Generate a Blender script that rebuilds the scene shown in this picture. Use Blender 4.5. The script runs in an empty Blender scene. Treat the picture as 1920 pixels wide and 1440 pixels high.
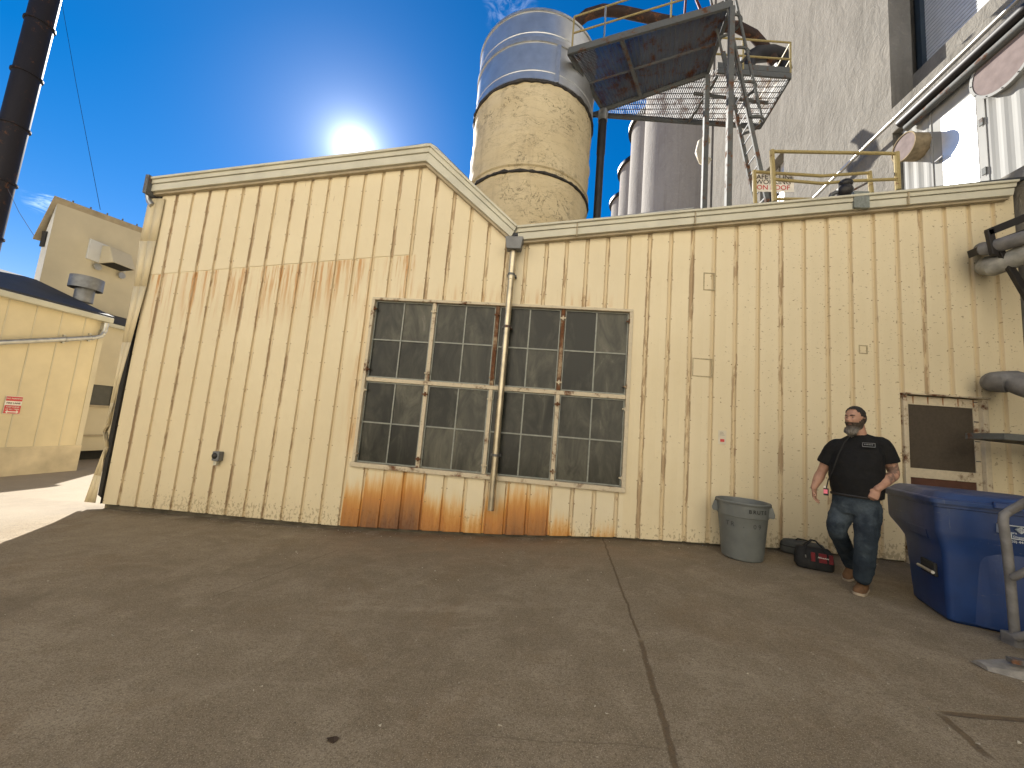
import bpy, math, random
from mathutils import Vector, Matrix, noise as mnoise
random.seed(7)
SC = bpy.context.scene
COL = SC.collection
R = math.radians
CZ = 1.6                      # camera height above world zero
# ------------------------------------------------------------------ camera
PITCH, ROLL, YAW, FPX = R(6.58), R(4.714), R(6.10), 721.0
_f = Vector((-math.sin(YAW)*math.cos(PITCH), math.cos(YAW)*math.cos(PITCH), math.sin(PITCH)))
_rt = Vector((math.cos(YAW), math.sin(YAW), 0)); _up = _rt.cross(_f)
CI = _rt*math.cos(ROLL) + _up*math.sin(ROLL); CJ = _up*math.cos(ROLL) - _rt*math.sin(ROLL)
CAMP = Vector((0, 0, CZ))
cam = bpy.data.cameras.new('camera'); camo = bpy.data.objects.new('camera', cam); COL.objects.link(camo)
cam.sensor_width = 36; cam.lens = FPX/1920*36; cam.clip_start = .05; cam.clip_end = 2000
camo.matrix_world = Matrix(((CI.x, CJ.x, -_f.x, 0), (CI.y, CJ.y, -_f.y, 0), (CI.z, CJ.z, -_f.z, CZ), (0, 0, 0, 1)))
SC.camera = camo

def ray(px, py): return _f + CI*((px-960)/FPX) - CJ*((py-720)/FPX)
def onY(px, py, y): d = ray(px, py); return CAMP + d*(y/d.y)      # survey: a sight line met with a known plane
def onX(px, py, x): d = ray(px, py); return CAMP + d*(x/d.x)
def onZ(px, py, z): d = ray(px, py); return CAMP + d*((z-CZ)/d.z)

GP = [(-12, -1.90), (-7.5, -1.88), (-3.27, -1.78), (-.64, -1.62), (1.1, -1.465), (3.4, -1.365), (4.9, -1.355), (9, -1.35)]
def lerp_tab(T, x):
    if x <= T[0][0]: return T[0][1]
    for (a, za), (b, zb) in zip(T, T[1:]):
        if x <= b: return za + (zb-za)*(x-a)/(b-a)
    return T[-1][1]
def ground(x): return lerp_tab(GP, x) + CZ

# ------------------------------------------------------------------ objects
def tag(o, label, cat, group=None, kind=None):
    if label: o['label'] = label
    if cat: o['category'] = cat
    if group: o['group'] = group
    if kind: o['kind'] = kind
    return o
def thing(name, label, cat, loc, group=None):
    o = bpy.data.objects.new(name, None); COL.objects.link(o); o.location = Vector(loc); o.empty_display_size = .1
    return tag(o, label, cat, group)
def root_loc(o):
    p = Vector((0, 0, 0))
    while o is not None:
        p += o.location; o = o.parent
    return p

class MB:
    def __init__(s): s.v = []; s.f = []
    def face(s, *pts):
        n = len(s.v); s.v += [Vector(p) for p in pts]; s.f.append(tuple(range(n, n+len(pts))))
    def box(s, lo, hi):
        x0, y0, z0 = lo; x1, y1, z1 = hi
        s.hexa([(x0,y0,z0),(x1,y0,z0),(x1,y1,z0),(x0,y1,z0)], [(x0,y0,z1),(x1,y0,z1),(x1,y1,z1),(x0,y1,z1)])
    def hexa(s, b, t):
        n = len(s.v); k = len(b); s.v += [Vector(p) for p in b] + [Vector(p) for p in t]
        s.f.append(tuple(reversed(range(n, n+k)))); s.f.append(tuple(range(n+k, n+2*k)))
        for i in range(k):
            j = (i+1) % k; s.f.append((n+i, n+j, n+k+j, n+k+i))
    def bar(s, p0, p1, w, h, up=(0, 0, 1)):
        p0 = Vector(p0); p1 = Vector(p1); d = (p1-p0).normalized(); up = Vector(up)
        if abs(d.dot(up)) > .98: up = Vector((0, 1, 0))
        a = d.cross(up).normalized(); b = a.cross(d)
        c = [a*(-w/2)+b*(-h/2), a*(w/2)+b*(-h/2), a*(w/2)+b*(h/2), a*(-w/2)+b*(h/2)]
        s.hexa([p0+q for q in c], [p1+q for q in c])
    def loft(s, rings, caps=True):
        n0 = len(s.v); k = len(rings[0])
        for r in rings: s.v += [Vector(p) for p in r]
        for i in range(len(rings)-1):
            for j in range(k):
                a = n0+i*k+j; b = n0+i*k+(j+1) % k; s.f.append((a, b, b+k, a+k))
        if caps:
            s.f.append(tuple(reversed(range(n0, n0+k)))); m = n0+(len(rings)-1)*k; s.f.append(tuple(range(m, m+k)))
    def tube(s, path, r, n=10, caps=True):
        path = [Vector(p) for p in path]; m = len(path)
        rs = r if isinstance(r, (list, tuple)) else [r]*m
        rings = []; a = None
        for i, p in enumerate(path):
            t = (path[min(i+1, m-1)]-path[max(i-1, 0)])
            t = t.normalized() if t.length > 1e-9 else Vector((0, 0, 1))
            if a is None:
                u = Vector((0, 0, 1)) if abs(t.z) < .9 else Vector((1, 0, 0)); a = t.cross(u).normalized()
            else:
                a = (a - t*a.dot(t)).normalized()
            b = t.cross(a)
            rings.append([p + (a*math.cos(2*math.pi*k/n)+b*math.sin(2*math.pi*k/n))*rs[i] for k in range(n)])
        s.loft(rings, caps)
    def lathe(s, prof, c, n=48, axis='z', jit=0, caps=False):
        c = Vector(c); rings = []
        for (r, h) in prof:
            ring = []
            for k in range(n):
                t = 2*math.pi*k/n; q = r
                if jit: q = r + jit*mnoise.noise(Vector((math.cos(t)*4, math.sin(t)*4, h*3.1)))
                x, y = q*math.cos(t), q*math.sin(t)
                ring.append(c + (Vector((x, y, h)) if axis == 'z' else Vector((h, x, y)) if axis == 'x' else Vector((x, h, y))))
            rings.append(ring)
        s.loft(rings, caps)
    def ellipsoid(s, c, r, n=20, m=14, rot=None):
        c = Vector(c); rings = []
        for i in range(1, m):
            ph = math.pi*i/m; ring = []
            for k in range(n):
                t = 2*math.pi*k/n
                q = Vector((r[0]*math.sin(ph)*math.cos(t), r[1]*math.sin(ph)*math.sin(t), -r[2]*math.cos(ph)))
                if rot: q = rot @ q
                ring.append(c+q)
            rings.append(ring)
        s.loft(rings)
    def panel(s, O, U, V, u0, u1, v0, v1, holes=(), depth=None):
        """flat wall O+u*U+v*V with rectangular holes (ua,ub,va,vb) and reveals along depth"""
        O, U, V = Vector(O), Vector(U), Vector(V); us = {u0, u1}; vs = {v0, v1}
        for a, b, c, d in holes: us |= {max(u0, a), min(u1, b)}; vs |= {max(v0, c), min(v1, d)}
        us = sorted(us); vs = sorted(vs)
        for a, b in zip(us, us[1:]):
            for c, d in zip(vs, vs[1:]):
                m, n = (a+b)/2, (c+d)/2
                if any(h[0] < m < h[1] and h[2] < n < h[3] for h in holes): continue
                s.face(O+U*a+V*c, O+U*b+V*c, O+U*b+V*d, O+U*a+V*d)
        if depth is not None:
            D = Vector(depth)
            for a, b, c, d in holes:
                q = [O+U*a+V*c, O+U*b+V*c, O+U*b+V*d, O+U*a+V*d]
                for i in range(4): s.face(q[i], q[(i+1) % 4], q[(i+1) % 4]+D, q[i]+D)
    def build(s, name, mat, parent=None, smooth=False, bevel=0, label=None, seg=2, sharp=40):
        L = root_loc(parent) if parent else Vector((0, 0, 0))
        me = bpy.data.meshes.new(name); me.from_pydata([tuple(p-L) for p in s.v], [], s.f); me.update()
        import bmesh
        bm = bmesh.new(); bm.from_mesh(me); bmesh.ops.recalc_face_normals(bm, faces=bm.faces); bm.to_mesh(me); bm.free()
        o = bpy.data.objects.new(name, me); COL.objects.link(o); me.materials.append(mat)
        if parent: o.parent = parent
        if smooth:
            me.polygons.foreach_set('use_smooth', [True]*len(me.polygons)); me.set_sharp_from_angle(angle=R(sharp))
        if bevel:
            b = o.modifiers.new('bevel', 'BEVEL'); b.width = bevel; b.segments = seg; b.limit_method = 'ANGLE'; b.angle_limit = R(40)
            b.harden_normals = False
        if label: o['label'] = label
        return o
def solid(lo, hi, name, mat, parent=None, bevel=.004, **k):
    m = MB(); m.box(lo, hi); return m.build(name, mat, parent, bevel=bevel, **k)
def text(txt, name, size, O, U, V, mat, parent, align='CENTER', off=.002, shear=0):
    cu = bpy.data.curves.new(name, 'FONT'); cu.body = txt; cu.size = size; cu.align_x = align; cu.align_y = 'CENTER'; cu.shear = shear
    cu.extrude = .0008; cu.offset = .012*size
    to = bpy.data.objects.new(name+'_tmp', cu); COL.objects.link(to)
    dg = bpy.context.evaluated_depsgraph_get(); me = bpy.data.meshes.new_from_object(to.evaluated_get(dg))
    bpy.data.objects.remove(to); bpy.data.curves.remove(cu)
    U, V = Vector(U).normalized(), Vector(V).normalized(); N = U.cross(V); L = root_loc(parent)
    for v in me.vertices: c = v.co.copy(); v.co = Vector(O)+U*c.x+V*c.y+N*(c.z+off) - L
    me.materials.clear(); me.materials.append(mat)
    o = bpy.data.objects.new(name, me); COL.objects.link(o); o.parent = parent
    return o

# ------------------------------------------------------------------ materials
class NT:
    def __init__(s, name):
        s.m = bpy.data.materials.new(name); s.m.use_nodes = True; s.t = s.m.node_tree
        s.n = s.t.nodes; s.l = s.t.links; s.b = s.n['Principled BSDF']; s._geo = None; s._tc = None
    def new(s, t, **k):
        n = s.n.new(t)
        for a, b in k.items(): setattr(n, a, b)
        return n
    def put(s, sock, val):
        if hasattr(val, 'node'): s.l.new(val, sock)
        else:
            if isinstance(val, (tuple, list)) and len(val) == 3 and sock.type == 'RGBA': val = (*val, 1)
            sock.default_value = val
    def pos(s):
        if not s._geo: s._geo = s.new('ShaderNodeNewGeometry')
        return s._geo.outputs['Position']
    def obj(s):
        if not s._tc: s._tc = s.new('ShaderNodeTexCoord')
        return s._tc.outputs['Object']
    def math(s, op, a, b=0., c=0., clamp=False):
        n = s.new('ShaderNodeMath', operation=op, use_clamp=clamp); s.put(n.inputs[0], a); s.put(n.inputs[1], b); s.put(n.inputs[2], c)
        return n.outputs[0]
    def add(s, a, b): return s.math('ADD', a, b)
    def sub(s, a, b): return s.math('SUBTRACT', a, b)
    def mul(s, a, b): return s.math('MULTIPLY', a, b)
    def sep(s, v):
        n = s.new('ShaderNodeSeparateXYZ'); s.put(n.inputs[0], v); return n.outputs[0], n.outputs[1], n.outputs[2]
    def comb(s, x, y, z):
        n = s.new('ShaderNodeCombineXYZ'); [s.put(n.inputs[i], q) for i, q in enumerate((x, y, z))]; return n.outputs[0]
    def scale(s, v, k):
        n = s.new('ShaderNodeVectorMath', operation='MULTIPLY'); s.put(n.inputs[0], v); n.inputs[1].default_value = k; return n.outputs[0]
    def noise(s, v, sc, det=4, rough=.55, dist=0):
        n = s.new('ShaderNodeTexNoise'); s.put(n.inputs['Vector'], v); s.put(n.inputs['Scale'], sc); n.inputs['Detail'].default_value = det
        n.inputs['Roughness'].default_value = rough; n.inputs['Distortion'].default_value = dist; return n.outputs[0]
    def voro(s, v, sc, feat='F1', out='Distance', rnd=1):
        n = s.new('ShaderNodeTexVoronoi', feature=feat); s.put(n.inputs['Vector'], v); n.inputs['Scale'].default_value = sc
        n.inputs['Randomness'].default_value = rnd; return n.outputs[out]
    def white(s, w):
        n = s.new('ShaderNodeTexWhiteNoise', noise_dimensions='1D'); s.put(n.inputs['W'], w); return n.outputs['Value']
    def ss(s, x, a, b):     # smoothstep-like clamp map a..b -> 0..1
        n = s.new('ShaderNodeMapRange', interpolation_type='SMOOTHSTEP'); s.put(n.inputs[0], x); n.inputs[1].default_value = a; n.inputs[2].default_value = b
        n.inputs[3].default_value = 0; n.inputs[4].default_value = 1
        if a > b: n.inputs[1].default_value = b; n.inputs[2].default_value = a; n.inputs[3].default_value = 1; n.inputs[4].default_value = 0
        return n.outputs[0]
    def ramp(s, x, stops, const=False):
        n = s.new('ShaderNodeValToRGB'); s.put(n.inputs[0], x); e = n.color_ramp.elements
        if const: n.color_ramp.interpolation = 'CONSTANT'
        while len(e) < len(stops): e.new(.5)
        for q, (p, c) in zip(e, stops):
            q.position = p; q.color = (*c, 1) if isinstance(c, tuple) else (c, c, c, 1)
        return n.outputs[0]
    def mix(s, f, a, b, mode='MIX'):
        n = s.new('ShaderNodeMix', data_type='RGBA', blend_type=mode); s.put(n.inputs[0], f); s.put(n.inputs[6], a); s.put(n.inputs[7], b)
        return n.outputs[2]
    def bump(s, h, st=.3, d=.02):
        n = s.new('ShaderNodeBump'); s.put(n.inputs['Height'], h); n.inputs['Strength'].default_value = st; n.inputs['Distance'].default_value = d
        s.l.new(n.outputs[0], s.b.inputs['Normal'])
    def out(s, col, rough=.6, metal=0., spec=.5):
        s.put(s.b.inputs['Base Color'], col); s.put(s.b.inputs['Roughness'], rough); s.put(s.b.inputs['Metallic'], metal)
        s.b.inputs['Specular IOR Level'].default_value = spec
        return s.m

def simple(name, col, rough=.6, metal=0., var=.15, sc=6, bump=0., bsc=60, spec=.5, streak=False):
    t = NT(name); p = t.obj()
    q = t.scale(p, (1, 1, .15)) if streak else p
    n = t.noise(q, sc, 5)
    dark = tuple(c*(1-var) for c in col); lite = tuple(min(1, c*(1+var)) for c in col)
    c = t.ramp(n, [(.3, dark), (.7, lite)])
    if bump: t.bump(t.noise(p, bsc, 4), bump, .01)
    return t.out(c, rough, metal, spec)

PITCHX, PH0 = .3215, -2.82
def siding_material():
    t = NT('cream_ribbed_siding'); P = t.pos(); x, y, z = t.sep(P)
    big = t.noise(P, .7, 4); fine = t.noise(P, 9, 5)
    base = t.ramp(big, [(.3, (.66, .575, .395)), (.7, (.735, .65, .46))])
    base = t.mix(t.mul(t.ss(fine, .5, .8), .22), base, (.60, .50, .32))
    # per-sheet tint, slightly greyer at the top left
    sheet = t.white(t.math('FLOOR', t.math('DIVIDE', t.sub(x, PH0), PITCHX*3)))
    base = t.mix(t.mul(sheet, .30), base, (.62, .56, .43))
    rib = t.math('DIVIDE', t.sub(x, PH0), PITCHX)
    d = t.math('ABSOLUTE', t.sub(rib, t.math('ROUND', rib)))      # 0 at groove centre
    ribid = t.white(t.math('ROUND', rib))
    groove = t.ss(d, .13, .085)
    base = t.mix(t.mul(groove, .45), base, (.52, .40, .24))
    # flaking paint that bares brown primer, mostly along the grooves
    fl = t.noise(t.comb(t.mul(x, 9), t.mul(y, 9), t.mul(z, 1.1)), 1.6, 6, .62)
    fl2 = t.noise(t.comb(t.mul(x, 30), y, t.mul(z, 6)), 1, 5, .7)
    flm = t.add(t.mul(fl, .75), t.mul(fl2, .25))
    thr = t.sub(t.mul(ribid, .15), .075)
    left = t.mul(t.ss(x, 2.2, .8), .03)
    flg = t.mul(t.ss(t.add(t.add(flm, thr), left), .568, .588), t.ss(d, .135, .10))
    flo = t.mul(t.ss(flm, .665, .68), t.ss(z, 1.9, 3.6))          # a few big flakes high on the wall
    flake = t.math('MAXIMUM', flg, flo)
    chip = t.noise(t.comb(t.mul(x, 16), y, t.mul(z, 38)), 1, 3, .5)
    chip2 = t.noise(t.comb(t.mul(x, 22), y, t.mul(z, 22)), 1.3, 3, .5)
    dens = t.mul(t.ss(x, .8, 3.6), .075)
    ch = t.math('MAXIMUM', t.ss(t.add(chip, dens), .745, .765), t.ss(t.add(chip2, t.mul(dens, .9)), .76, .775))
    hb = t.sub(z, t.add(-.19, t.mul(t.add(x, 7.6), .0335)))        # height above the foot of the sheets
    sp = t.noise(t.comb(t.mul(x, 26), y, t.mul(z, 17)), 1, 5, .6)
    wide = t.add(t.mul(t.ss(x, 2.2, 3.2), .07), t.mul(t.noise(P, 1.3, 2), .16))
    spl = t.ss(t.add(sp, t.mul(t.ss(hb, .55, .0), t.add(wide, .10))), .70, .73)
    spl = t.mul(spl, t.mul(t.ss(x, -7.4, -5.5), t.ss(hb, .62, .45)))
    col = t.mix(t.mul(flake, .78), base, (.31, .22, .145))
    col = t.mix(t.mul(ch, .75), col, (.22, .165, .105))
    col = t.mix(t.mul(spl, .55), col, (.235, .18, .115))
    # rust running down under the big window
    rx = t.math('DIVIDE', t.add(t.math('FLOOR', rib), 2.5), 15.)
    PA = [0, .74, .93, .99, .97, .70, .68, .52, .76, .93, .91, .56, .40, .50, .36]
    amt = t.ramp(rx, [(k/15., v) for k, v in enumerate(PA)] + [(1., 0.)], True)
    amt = t.mul(amt, t.mul(t.ss(x, -3.17, -3.12), t.ss(x, 1.14, 1.08)))
    streak = t.noise(t.comb(t.mul(x, 13), y, t.mul(z, 1.3)), 1, 6, .65)
    bottom = t.ss(z, .95, -.15)
    wsh = t.noise(t.comb(t.mul(x, 2.6), y, t.mul(z, .5)), 1, 3); r = t.add(t.add(t.add(t.mul(bottom, .74), t.mul(streak, .52)), t.mul(wsh, .34)), t.sub(t.mul(amt, .98), 1.34))
    r = t.mul(t.mul(r, t.ss(z, .90, .84)), t.ss(amt, .0, .08))
    rc = t.ramp(r, [(.02, (.66, .48, .20)), (.16, (.62, .32, .065)), (.40, (.46, .185, .034)), (.78, (.15, .056, .02))])
    col = t.mix(t.math('MULTIPLY', t.ss(r, -.10, .34), .93, clamp=True), col, rc)
    # rust weeping from the lap seam of the upper sheets
    zs = t.add(t.mul(t.add(x, 7.21), .1155), 2.19+CZ)
    dz = t.sub(zs, z)
    st2 = t.noise(t.comb(t.mul(x, 10), y, t.mul(z, .5)), 1, 5, .7)
    r2 = t.mul(t.mul(t.ss(dz, .0, .02), t.ss(dz, 1.25, .05)), t.ss(x, -2.3, -2.5))
    r2 = t.mul(r2, t.mul(t.ss(st2, .47, .62), t.ss(t.noise(t.comb(t.mul(x, 2.2), y, 0.), 1, 2), .34, .50)))
    col = t.mix(t.mul(r2, .9), col, (.47, .215, .05))
    # halo of rust around the window head
    wh = t.mul(t.mul(t.ss(z, 1.98+CZ, 2.0+CZ), t.ss(z, 2.32+CZ, 2.0+CZ)), t.mul(t.ss(x, -3.3, -3.0), t.ss(x, 1.2, .9)))
    col = t.mix(t.mul(t.mul(wh, t.ss(st2, .45, .7)), .55), col, (.50, .25, .07))
    edge = t.mul(t.mul(t.ss(x, -3.40, -3.1), t.ss(x, -3.0, -3.05)), t.mul(t.ss(z, .9, 1.2), t.ss(z, 3.6, 3.2)))
    col = t.mix(t.mul(t.mul(edge, t.ss(streak, .4, .65)), .5), col, (.52, .28, .09))
    # screws along the ribs
    zq = t.add(t.math('DIVIDE', z, .62), t.mul(ribid, 3.)); dzq = t.mul(t.sub(zq, t.math('ROUND', zq)), .62)
    dxq = t.sub(t.mul(d, PITCHX), .040); scr = t.ss(t.math('SQRT', t.add(t.mul(dxq, dxq), t.mul(dzq, dzq))), .011, .007)
    col = t.mix(t.mul(scr, .8), col, (.20, .13, .07))
    hn = t.noise(P, 2.2, 3)
    t.bump(t.add(t.mul(hn, .9), t.mul(flake, -.10)), .25, .02)
    return t.out(col, t.add(t.mul(flake, .25), .48), 0, .35)

def concrete_wall(name, a, b, sc=1.0):
    t = NT(name); P = t.pos(); x, y, z = t.sep(P)
    n1 = t.noise(t.scale(P, (1, 1, .35)), 1.1*sc, 6, .65, .4); n2 = t.noise(P, 7*sc, 5, .6)
    c = t.ramp(n1, [(.25, a), (.75, b)])
    st = t.noise(t.scale(P, (3, 3, .12)), 1.0, 5, .6)
    c = t.mix(t.mul(t.ss(st, .52, .72), .35), c, tuple(q*.55 for q in a))
    c = t.mix(t.mul(t.ss(n2, .52, .75), .28), c, tuple(min(1, q*1.3) for q in b))
    n3 = t.noise(t.scale(P, (1, 1, .7)), 2.3*sc, 6, .72, .8); c = t.mix(t.mul(t.ss(n3, .50, .75), .22), c, tuple(q*.66 for q in a))
    t.bump(t.add(t.add(t.mul(n1, .6), t.mul(n2, .35)), t.mul(t.noise(t.scale(P, (1, 1, .6)), 2.6, 5, .65, 1.2), 1.0)), .5, .11)
    return t.out(c, 1., 0, .04)

def tank_material():
    t = NT('cracked_cream_insulation'); P = t.obj(); x, y, z = t.sep(P)
    n1 = t.noise(P, .9, 5); c = t.ramp(n1, [(.3, (.58, .465, .27)), (.7, (.70, .58, .36))])
    w = t.noise(P, 2.5, 5, .6)
    wx = t.noise(P, 1.6, 5, .7, 1.0)
    fleck = t.noise(t.comb(t.mul(x, 3), t.mul(y, 3), t.add(t.mul(z, 11), t.mul(w, 5))), 1, 6, .72, .5)
    gate = t.ss(t.noise(P, .75, 4, .6), .40, .62)
    crack = t.mul(t.ss(t.math('ABSOLUTE', t.sub(wx, .5)), .012, .004), t.mul(gate, t.ss(fleck, .42, .55)))
    hz = t.noise(t.comb(t.mul(x, .8), t.mul(y, .8), t.mul(t.add(z, t.mul(w, .25)), 5)), 1, 5, .65)
    peel = t.mul(t.ss(fleck, .60, .66), t.add(t.mul(gate, .75), .25))
    band = t.ss(t.math('ABSOLUTE', t.sub(hz, .5)), .014, .004)
    c = t.mix(t.mul(band, .35), c, (.30, .235, .15))
    c = t.mix(t.mul(peel, .34), c, (.22, .165, .10))
    c = t.mix(t.mul(crack, .85), c, (.09, .065, .04))
    stn = t.noise(t.scale(P, (2.5, 2.5, .15)), 1, 5, .6)
    c = t.mix(t.mul(t.ss(stn, .5, .72), .42), c, (.36, .28, .175))
    t.bump(t.add(t.add(t.mul(w, .5), t.mul(peel, -.25)), t.add(t.mul(hz, .5), t.mul(crack, -.4))), .6, .05)
    return t.out(c, .8, 0, .25)

def steel_material(name, paint, rust=.5, rough=.55, metal=.3):
    t = NT(name); P = t.pos(); n = t.noise(P, 3.2, 6, .7); f = t.noise(P, 24, 4, .6)
    r = t.ss(t.add(t.mul(n, .8), t.mul(f, .2)), .62-.22*rust, .70-.14*rust)
    c = t.mix(r, t.ramp(f, [(.3, tuple(q*.85 for q in paint)), (.7, paint)]), t.ramp(f, [(.3, (.07, .032, .018)), (.7, (.17, .075, .035))]))
    t.bump(f, .2, .004)
    return t.out(c, t.add(t.mul(r, .3), rough), t.mul(t.sub(1., r), metal), .18)

def ground_material():
    t = NT('worn_concrete_yard'); P = t.pos(); x, y, z = t.sep(P); P2 = t.comb(x, y, 0.)
    big = t.noise(P2, .35, 5, .6); mid = t.noise(P2, 1.7, 6, .65, .6); fine = t.noise(P2, 38, 4, .7); gr = t.noise(P2, 150, 3, .6)
    c = t.ramp(big, [(.3, (.158, .136, .104)), (.7, (.222, .196, .154))])
    c = t.mix(t.mul(t.ss(mid, .40, .68), .6), c, (.285, .258, .212))
    c = t.mix(t.mul(t.ss(t.noise(P2, .9, 5, .7, 1.), .50, .68), .5), c, (.165, .125, .08))
    c = t.mix(t.mul(t.ss(fine, .40, .72), .6), c, (.105, .088, .064)); blot = t.noise(P2, 6, 6, .75, .4); c = t.mix(t.mul(t.ss(blot, .5, .72), .45), c, (.12, .098, .068)); c = t.mix(t.mul(t.ss(blot, .46, .3), .35), c, (.33, .30, .25))
    c = t.mix(t.mul(t.ss(gr, .54, .66), .65), c, (.42, .385, .32)); g2 = t.noise(P2, 85, 3, .7); c = t.mix(t.mul(t.ss(g2, .53, .64), .6), c, (.068, .056, .040))
    dirt = t.mul(t.ss(y, 5.45, 5.88), t.ss(t.noise(P2, 3, 5, .7), .32, .58)); dirt = t.mul(dirt, t.ss(y, 6.2, 6.0)); c = t.mix(t.mul(dirt, .6), c, (.085, .068, .045))
    oil = t.noise(P2, .55, 4, .6, .6); c = t.mix(t.mul(t.ss(oil, .60, .72), .4), c, (.10, .082, .060))
    str_ = t.noise(t.comb(t.mul(x, .55), t.mul(y, 3.2), 0.), 1.3, 6, .7, .8)
    c = t.mix(t.mul(t.ss(str_, .52, .75), .32), c, (.29, .265, .22))
    # pale scuffs and little pits
    pit = t.voro(P2, 9); c = t.mix(t.mul(t.ss(pit, .06, .035), .7), c, (.06, .05, .04))
    chipv = t.voro(t.scale(P2, (1, 1.6, 1)), 3.3); c = t.mix(t.mul(t.ss(chipv, .030, .018), .8), c, (.50, .47, .40))
    # brown wash at the foot of the wall below the rust
    wash = t.mul(t.mul(t.ss(y, 4.2, 5.9), t.ss(x, -3.6, -2.4)), t.ss(x, 2.6, .8))
    c = t.mix(t.mul(wash, t.mul(t.ss(mid, .3, .7), .55)), c, (.17, .105, .055))
    # far-left ground painted lighter to strengthen the sunlit patch
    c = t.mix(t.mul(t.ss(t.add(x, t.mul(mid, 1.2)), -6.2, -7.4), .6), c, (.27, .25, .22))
    def line(ax, ay, bx, by, w, wob=.05):
        L = math.hypot(bx-ax, by-ay); ux, uy = (bx-ax)/L, (by-ay)/L
        wx = t.mul(t.sub(t.noise(P2, 3.5, 6, .7), .5), wob*2)
        dd = t.math('ABSOLUTE', t.add(t.add(t.mul(t.sub(x, ax), -uy), t.mul(t.sub(y, ay), ux)), wx))
        dd = t.mul(dd, t.add(.45, t.mul(t.noise(P2, 9, 5, .7), 1.15)))
        al = t.add(t.mul(t.sub(x, ax), ux), t.mul(t.sub(y, ay), uy))
        return t.mul(t.ss(dd, w, w*.45), t.mul(t.ss(al, -.02, .05), t.ss(al, L+.02, L-.05)))
    def g(px, py):
        q = onZ(px, py, .12); return q.x, q.y
    a, b, b2 = g(1130, 1008), g(1200, 1195), g(1290, 1500)
    jt = t.math('MAXIMUM', line(*a, *b, .014, .03), line(*b, *b2, .024, .03))
    e, f_, h = g(1760, 1360), g(1990, 1392), g(1862, 1452)
    jt = t.math('MAXIMUM', jt, t.math('MAXIMUM', line(*e, *f_, .028, .02), line(*e, *h, .026, .02)))
    c = t.mix(t.mul(jt, .72), c, t.ramp(fine, [(.3, (.045, .034, .024)), (.7, (.12, .085, .05))]))
    l1, l2 = g(405, 1060), g(640, 992)
    ln = t.math('MAXIMUM', line(*l1, *l2, .012, .01), line(*g(850, 1330), *g(1250, 1395), .006, .05))
    c = t.mix(t.mul(ln, .5), c, (.10, .08, .06))
    sc1 = line(*g(330, 1070), *g(1150, 1135), .07, .12)
    c = t.mix(t.mul(sc1, t.mul(t.ss(mid, .46, .66), .25)), c, (.36, .33, .28))
    h1 = t.add(t.add(t.mul(mid, .3), t.mul(fine, .35)), t.mul(gr, .25))
    t.bump(t.sub(t.sub(h1, t.mul(jt, .8)), t.mul(t.ss(pit, .06, .035), .3)), .45, .02)
    c = t.mix(1., c, (1.22, 1.12, .96), 'MULTIPLY'); return t.out(c, .86, 0, .3)

def glass_material():
    t = NT('dusty_ribbed_glass'); P = t.pos(); x, y, z = t.sep(P)
    d = t.noise(t.comb(t.mul(x, 2.2), y, t.mul(z, .9)), 1.6, 6, .7, .8); d2 = t.noise(P, 14, 4)
    pane = t.white(t.add(t.math('FLOOR', t.mul(t.add(x, 3.04), 2/1.0425)), t.mul(t.math('FLOOR', t.mul(t.sub(z, CZ-.745), 4/2.7)), 17.3)))
    c = t.ramp(t.add(d, t.mul(t.sub(pane, .5), .26)), [(.35, (.014, .015, .012)), (.54, (.044, .044, .034)), (.8, (.125, .12, .092))])
    rib = t.math('SINE', t.mul(x, 520))
    t.bump(t.add(t.mul(rib, .25), t.mul(d2, .8)), .12, .004)
    return t.out(c, t.add(t.mul(d, .3), .08), 0, .30)

M = {}
M['siding'] = siding_material()
M['ground'] = ground_material()
M['glass'] = glass_material()
M['fascia'] = simple('fascia_paint', (.52, .50, .40), .5, 0, .10, 3, .1, 30)
M['fascia_dark'] = simple('dark_fascia_paint', (.36, .30, .20), .6, 0, .2, 4)  # darker, browner paint for lips, joints and trim
M['window_paint'] = steel_material('chipped_window_paint', (.60, .52, .38), .45, .5, 0)
M['mullion_rust'] = steel_material('rusted_mullion', (.52, .42, .28), 1.25, .6, 0)
M['putty'] = simple('glazing_bar_grey', (.24, .25, .22), .5, .2, .2, 20)
M['galv'] = simple('galvanised_steel', (.46, .46, .44), .38, .85, .2, 8, .1, 40)
M['galv_brass'] = simple('weathered_downspout', (.50, .44, .32), .36, .85, .2, 6, .1, 30)
M['grey_box'] = simple('grey_leader_head', (.16, .165, .17), .5, .3, .2, 6)
M['cream'] = simple('cream_wall_paint', (.64, .545, .35), .6, 0, .10, 1.3, .1, 20)
M['cream2'] = simple('beige_wall_paint', (.56, .495, .35), .65, 0, .10, 1.0, .1, 12)
M['bluewhite'] = simple('bleached_wall_paint', (.62, .62, .60), .6, 0, .10, 1.5)
M['roof'] = simple('black_roof_felt', (.028, .031, .038), .7, 0, .35, 1.6, .3, 30)
M['dark'] = simple('dark_recess', (.02, .019, .017), .8, 0, .3, 4)  # near-black in place of the shade inside openings and gaps
M['darkwin'] = simple('dark_pane', (.035, .035, .03), .2, 0, .3, 4)
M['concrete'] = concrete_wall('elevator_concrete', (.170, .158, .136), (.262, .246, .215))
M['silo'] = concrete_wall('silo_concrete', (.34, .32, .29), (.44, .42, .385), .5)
M['tank'] = tank_material()
M['alu'] = simple('aluminium_jacket', (.66, .66, .64), .40, .88, .14, 2.0, .06, 8)
M['alu_edge'] = simple('aluminium_band', (.58, .57, .54), .4, .8, .15, 6)
M['tar'] = simple('black_sealant', (.035, .03, .025), .7, 0, .5, 12, .5, 30)
M['steel'] = steel_material('grey_painted_steel', (.13, .135, .13), .45, .7, .1)
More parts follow.
